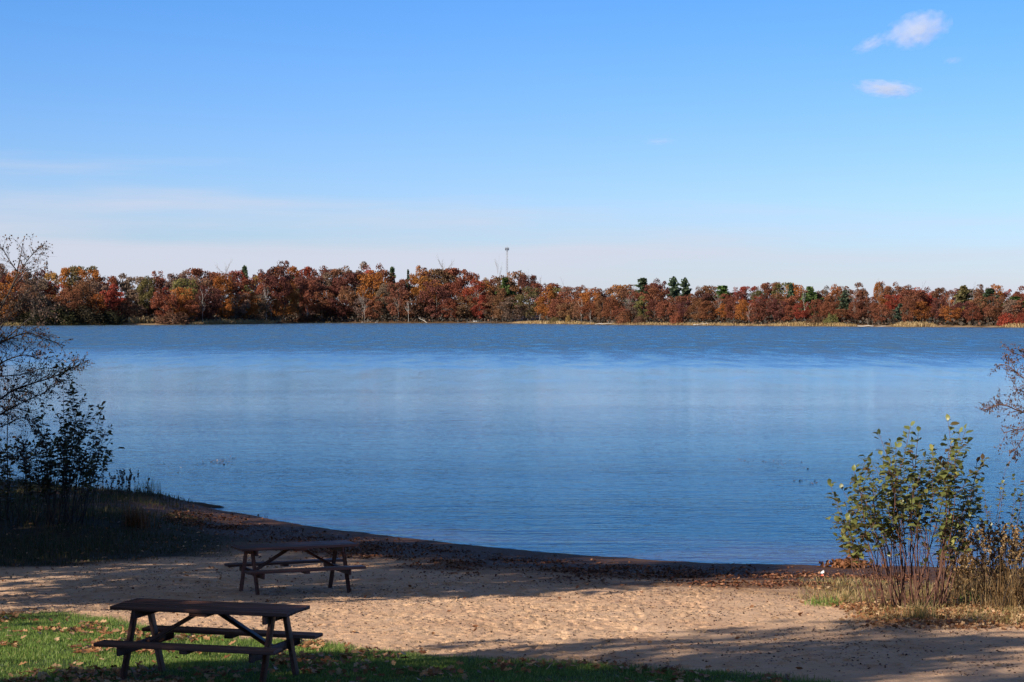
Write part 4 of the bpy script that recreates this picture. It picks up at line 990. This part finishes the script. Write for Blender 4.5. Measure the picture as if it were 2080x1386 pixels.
spec('ochre yellow oak crown near the left edge', 'oak', 105, 554, 3, 'ochre', 34)
spec('vivid orange oak with low branches left of the round brown shrub', 'oak', 372, 585, 1, 'orange', 62, off=14)
spec('orange oak behind the thin white birch', 'oak', 455, 560, 2, 'orange', 54)
spec('golden orange oak crown on the highest part of the skyline', 'oak', 858, 541, 3, 'orange', 56)
spec('dark maroon oak right of the golden orange skyline oak', 'oak', 876, 545, 3, 'maroon', 46)
for px, py, wd, cl_, lb in [(112, 622, 95, 'willow', 'dark olive willow thicket on the far left shore'), (172, 618, 80, 'willow', 'bushy dark willow right of the olive thicket'), (222, 628, 64, 'willow', 'low dark willow at the end of the left thicket'),
                            (352, 631, 74, 'brown', 'round grey brown bare shrub beside the reed spit'), (60, 630, 80, 'willow', 'dark willow bush behind the alder twigs'), (1154, 640, 13, 'ochre', 'small round yellow bush right of the boat launch'),
                            (1128, 643, 26, 'olive', 'low olive bush under the golden orange oak'), (1268, 632, 34, 'rust', 'low rust red shrub at the water left of the twin pines'), (1300, 640, 30, 'brown', 'brown waterside shrub under the left tall pine'),
                            (1660, 640, 44, 'brown', 'tan brown shrub below the grey white birch'), (2045, 634, 40, 'red', 'low red shrub at the right end of the far shore'), (2078, 632, 34, 'red', 'low red shrub cut by the right edge'),
                            (1690, 636, 36, 'olive', 'olive shrub right of the tan brown shrub'), (1375, 634, 30, 'rust', 'reddish shrub at the water below the tall pine pair'), (620, 640, 50, 'brown', 'low dark shrub on the shaded far bank right of the reed spit')]:
    spec(lb, 'shrub', px, py, 1, cl_, wd, off=5)
# the rest of the wood
def colour(px):
    t = random.random()
    if px > 1150: tab = [('rust', .40), ('russet', .20), ('maroon', .10), ('red', .07), ('orange', .11), ('brown', .05), ('greyish', .06), ('olive', .05)]
    else: tab = [('rust', .28), ('russet', .20), ('maroon', .19), ('greyish', .09), ('orange', .08), ('red', .05), ('brown', .07), ('olive', .04)]
    for k, p in tab:
        if t < p: return k
        t -= p
    return 'rust'
for row, step, lo, hi in ((3, 27, 1.0, 1.0), (2, 38, .68, .9), (1, 25, .40, .76)):
    px = -70.0
    while px < 2160:
        if not any(abs(t['px'] - px) < 13 and t['row'] == row and t.get('spec') and t['kind'] in ('oak', 'pine', 'spruce') for t in trees):
            sk = float(np.interp(px, SKY_X, SKY_Y)) - 4 + random.choice((random.uniform(-6, 0), random.uniform(-3, 3), random.uniform(0, 7))); base = 655
            f_ = random.uniform(lo, hi); top = base - (base - sk) * f_
            gap = 1 if (row == 1 and (1042 < px < 1100 or 250 < px < 325)) else 0
            if not gap: far_tree('oak', px, top, row, colour(px), random.uniform(44, 78) * (1.0 if px < 1150 else .82) * (.85 if row == 1 else 1))
        px += step * random.uniform(.75, 1.25) * (1 if px < 1150 else .9)
for px in np.linspace(40, 2050, 22):
    far_tree('bare', float(px) + random.uniform(-35, 35), random.uniform(588, 606), random.choice((1, 1, 2)), 'grey', 34)
# labels that single each tree out
LM = [(-60, None), (105, 'the yellow oak'), (298, 'the olive green tree'), (540, 'the white forked birch'), (797, 'the dark pine top'), (1030, 'the radio mast'), (1306, 'the left tall pine'), (1468, 'the rounded pine'), (1718, 'the bushy pine'), (2010, 'the large end pine')]
ORD = ['first', 'second', 'third', 'fourth', 'fifth', 'sixth', 'seventh', 'eighth', 'ninth', 'tenth', 'eleventh', 'twelfth', 'thirteenth', 'fourteenth']
from collections import defaultdict
bk = defaultdict(list)
for t in trees:
    t['o']['group'] = 'trees of the far shore' if t['kind'] != 'shrub' else 'shrubs on the far shore'
    if t.get('spec'): continue
    j = min(range(1, len(LM)), key=lambda k: abs(LM[k][0] - t['px'])); side = 'left' if t['px'] < LM[j][0] else 'right'
    bk[(t['row'], j, side, t['col'])].append(t)
for (row, j, side, c_), l_ in bk.items():
    l_.sort(key=lambda t: abs(t['px'] - LM[j][0]))
    for k, t in enumerate(l_):
        t['o']['label'] = f"{c_} {'oak' if l_[0]['kind'] == 'oak' else 'bare tree'} {ROWS[row]}, {ORD[k]} such {side} of {LM[j][1]}"

# brushy undergrowth that fills the wood's foot
n = 26000; px = rng.uniform(-80, 2170, n); off = rng.uniform(4, 46, n); keep = ~(((px > 1042) & (px < 1098) & (off < 40)) | ((px > 262) & (px < 325) & (off < 40)))
px, off = px[keep], off[keep]; n = len(px); yy_ = CZ * F / (np.interp(px, FARPX[:, 0], FARPX[:, 1]) - YH) + off; xx_ = (px - 1040) / F * yy_
hb_ = (.8 + 5.2 * fbm(px * .03, off * .06, 95, 3) ** 1.3) * (.35 + .65 * sstep(4, 14, off)); zz_ = gz0(xx_, yy_) + hb_ * rng.random(n) ** .8
tag(inst_obj('undergrowth', leaf_mat('brush_twigs', [(0, (.022, .02, .015)), (.6, (.055, .04, .028)), (.9, (.09, .055, .034)), (1, (.14, .06, .03))], .2), [inst(HEX, np.stack([xx_, yy_, zz_], 1), rng.normal(size=(n, 3)) + np.array([0, 0, 1.2]), rng.normal(size=(n, 3)), rng.uniform(.4, 1.0, n))]), 'dark brown brush filling the foot of the far wood', 'undergrowth', kind='stuff')
# reeds, logs and posts along the far waterline
def reeds(label, px0, px1, h, n, off0, off1, shade='reed'):
    px = rng.uniform(px0, px1, n); h = h * (.25 + .75 * np.clip(np.minimum(px - px0, px1 - px) / (.25 * (px1 - px0)), 0, 1) ** .6) * rng.uniform(.6, 1.15, n); yb = CZ * F / (np.interp(px, FARPX[:, 0], FARPX[:, 1]) - YH) + rng.uniform(off0, off1, n)
    x = (px - 1040) / F * yb; z = gz0(x, yb)
    P = np.stack([x, yb, z + h * .45], 1); D = rng.normal(0, .22, (n, 3)); D[:, 2] = 1; Nn = rng.normal(size=(n, 3)); Nn[:, 2] *= .2
    T = (np.array([(-.09, -.5, 0), (.09, -.5, 0), (.05, .5, .06), (-.03, .5, .03)]), [(0, 1, 2, 3)])
    tag(inst_obj('reed_bed', M[shade], [inst(T, P, D, Nn, rng.uniform(.6, 1.2, n) * h)]), label, 'reeds', 'reed beds along the far shore', 'stuff')
reeds('long tan reed spit at the left far shore', 385, 572, 1.3, 4200, .0, 9)
reeds('thin green tan reed fringe behind the alder twigs', -60, 250, .9, 2600, .5, 5, 'dry_grass')
reeds('tall tan reeds left of the round brown shrub', 245, 322, 2.0, 1100, 7, 20)
reeds('pale reed fringe below the boat launch and golden orange oak', 1040, 1215, 1.0, 1500, .5, 6)
reeds('yellow green reed fringe below the tall pine pair', 1215, 1560, .8, 2600, .5, 5)
reeds('tan reed fringe of the right half', 1560, 1740, 1.1, 2600, .5, 6)
reeds('broad tan reed clump left of the right end shade', 1808, 1905, 1.1, 1500, .5, 9)
reeds('dense tan reeds at the right end of the far shore', 2030, 2130, 1.2, 1500, .5, 12)
reeds('faint reed fringe on the shaded middle bank', 575, 700, .5, 700, .5, 3)
def log(label, a, b, r=.10):
    pa, pb = [], []
    A = at(a[0], a[1], shore_Y(a[0]) + .5); B = at(b[0], b[1], shore_Y(b[0]) + 2.0)
    mb = MB(); T = wander(Vector((0, 0, 0)), B - A, 5, 0, .03); mb.tube(T, [r, r, r * .9, r * .8, r * .6, r * .4], 6)
    for k in range(3):
        q = T[random.randint(2, 4)]; mb.tube(wander(q, q + Vector((random.uniform(-.8, .8), 0, random.uniform(.4, 1.2))), 3), [r * .4, r * .3, r * .2, r * .1], 4)
    tag(mb.build('driftwood_log', M['driftwood'], loc=A), label, 'log', 'bleached logs at the far waterline')
log('bleached fallen log slanting into the water below the pale forked birch', (868, 656), (850, 646))
log('short pale log low on the shaded bank, second left of the forked birch', (762, 656), (768, 655.5))
log('small pale log left of the other logs on the far bank', (735, 655.5), (742, 655))
log('pale log in the water right of the boat launch', (1208, 659), (1246, 658))
log('weathered driftwood at the water below the tall pine pair', (1408, 660), (1440, 657))
log('pale log on the shaded shore gap left of the right tan reeds', (1742, 662.4), (1800, 662))
root = empty('wooden_dock', at(985, 655.5, shore_Y(985) - 2)); root.location.z = 0; tag(root, 'low wooden dock with posts left of the boat launch', 'dock')
mb = MB(); mb.box((0, 0, .45), (15, 1.8, .12)); mb.build('deck', M['grey_bark'], root)
for k in range(7):
    mb = MB(); mb.box((-7.2 + 2.4 * k, -.95, .35), (.13, .13, 1.9 + .5 * (k % 2))); mb.build('post', M['far_bark'], root)
mb = MB(); mb.box((-4.0, .2, .78), (1.6, .8, .3), bev=.1); mb.build('white_box', M['white_scrap'], root)
# radio mast
Ym = 1000; bm = at(1030, 650, Ym); bm.z = float(gz0(bm.x, Ym)); top = at(1030, 503, Ym).z - bm.z
root = empty('radio_mast', bm); tag(root, 'slender grey lattice radio mast rising behind the far wood', 'mast')
mb = MB(); n = 26; hw = lambda t: .75 - .42 * t
cr = [(math.cos(a), math.sin(a)) for a in (R(200), R(320), R(80))]
for c in cr: mb.tube([Vector((c[0] * hw(t), c[1] * hw(t), top * t)) for t in np.linspace(0, 1, 6)], [.085] * 6, 5)
for k in range(n):
    t0, t1 = k / n, (k + 1) / n
    for i in range(3):
        a, b = cr[i], cr[(i + 1) % 3]
        mb.tube([Vector((a[0] * hw(t0), a[1] * hw(t0), top * t0)), Vector((b[0] * hw(t1), b[1] * hw(t1), top * t1))], [.03, .03], 3, cap=False)
mb.build('lattice', M['steel'], root)
mb = MB()
for k in range(6):
    a = R(60 * k); mb.box((math.cos(a) * .75, math.sin(a) * .75, top - .7), (.32, .32, 1.3), bev=.03)
    mb.tube([Vector((0, 0, top - .7)), Vector((math.cos(a) * .75, math.sin(a) * .75, top - .7))], [.05, .05], 4)
mb.build('antennas', M['steel'], root)
mb = MB(); mb.tube([Vector((0, 0, top)), Vector((0, 0, top + 1.1))], [.05, .02], 4); mb.build('spike', M['steel'], root)

# ------------------------------------------------------------------ small fair-weather clouds: volumes
def cloud(label, pxc, pyc, wpx, hpx, tilt, seed, dens, thr, Yc=5200):
    m, nt, out = new_mat('cloud_vapour')
    tc = nt.nodes.new('ShaderNodeTexCoord')
    mp = nt.nodes.new('ShaderNodeMapping'); mp.inputs['Location'].default_value = (seed * 3.7, seed, 0); mp.inputs['Scale'].default_value = (1.5, 1.5, 1.1); nt.links.new(tc.outputs['Object'], mp.inputs[0])
    nz = noise(nt, mp.outputs[0], 2.3, 6, .6)
    ln = nt.nodes.new('ShaderNodeVectorMath'); ln.operation = 'LENGTH'; nt.links.new(tc.outputs['Object'], ln.inputs[0])
    v = math_(nt, 'SUBTRACT', nz, math_(nt, 'MULTIPLY', ln.outputs['Value'], .42))
    v = math_(nt, 'MULTIPLY', math_(nt, 'SUBTRACT', v, thr), 3.5, clamp=True)
    pv = nt.nodes.new('ShaderNodeVolumePrincipled'); pv.inputs['Color'].default_value = (1, 1, 1, 1); pv.inputs['Anisotropy'].default_value = .2
    nt.links.new(math_(nt, 'MULTIPLY', v, dens), pv.inputs['Density']); nt.links.new(pv.outputs[0], out.inputs['Volume'])
    bm_ = []
    me = bpy.data.meshes.new('cloud'); import bmesh
    b = bmesh.new(); bmesh.ops.create_icosphere(b, subdivisions=3, radius=1.0); b.to_mesh(me); b.free(); me.materials.append(m)
    o_ = link_mesh('cloud', me, None, at(pxc, pyc, Yc)); k = Yc / F / 2
    o_.scale = (wpx * k, wpx * k * .7, hpx * k); o_.rotation_euler = (0, -tilt, 0)
    tag(o_, label, 'cloud', 'small clouds')
cloud('larger wispy white cloud at the upper right', 1862, 62, 150, 80, R(16), 1.3, .016, .12)
cloud('thin tail of cloud left of the larger white cloud', 1768, 90, 90, 34, R(24), 4.1, .013, .14)
cloud('flat long white cloud below the larger one', 1800, 181, 150, 40, R(-5), 7.7, .016, .12)
cloud('faint small cloud puff right between the two white clouds', 1934, 124, 46, 18, R(6), 9.2, .010, .12)
cloud('very faint small cloud high over the middle of the lake', 1340, 288, 80, 18, R(2), 11.5, .006, .12)
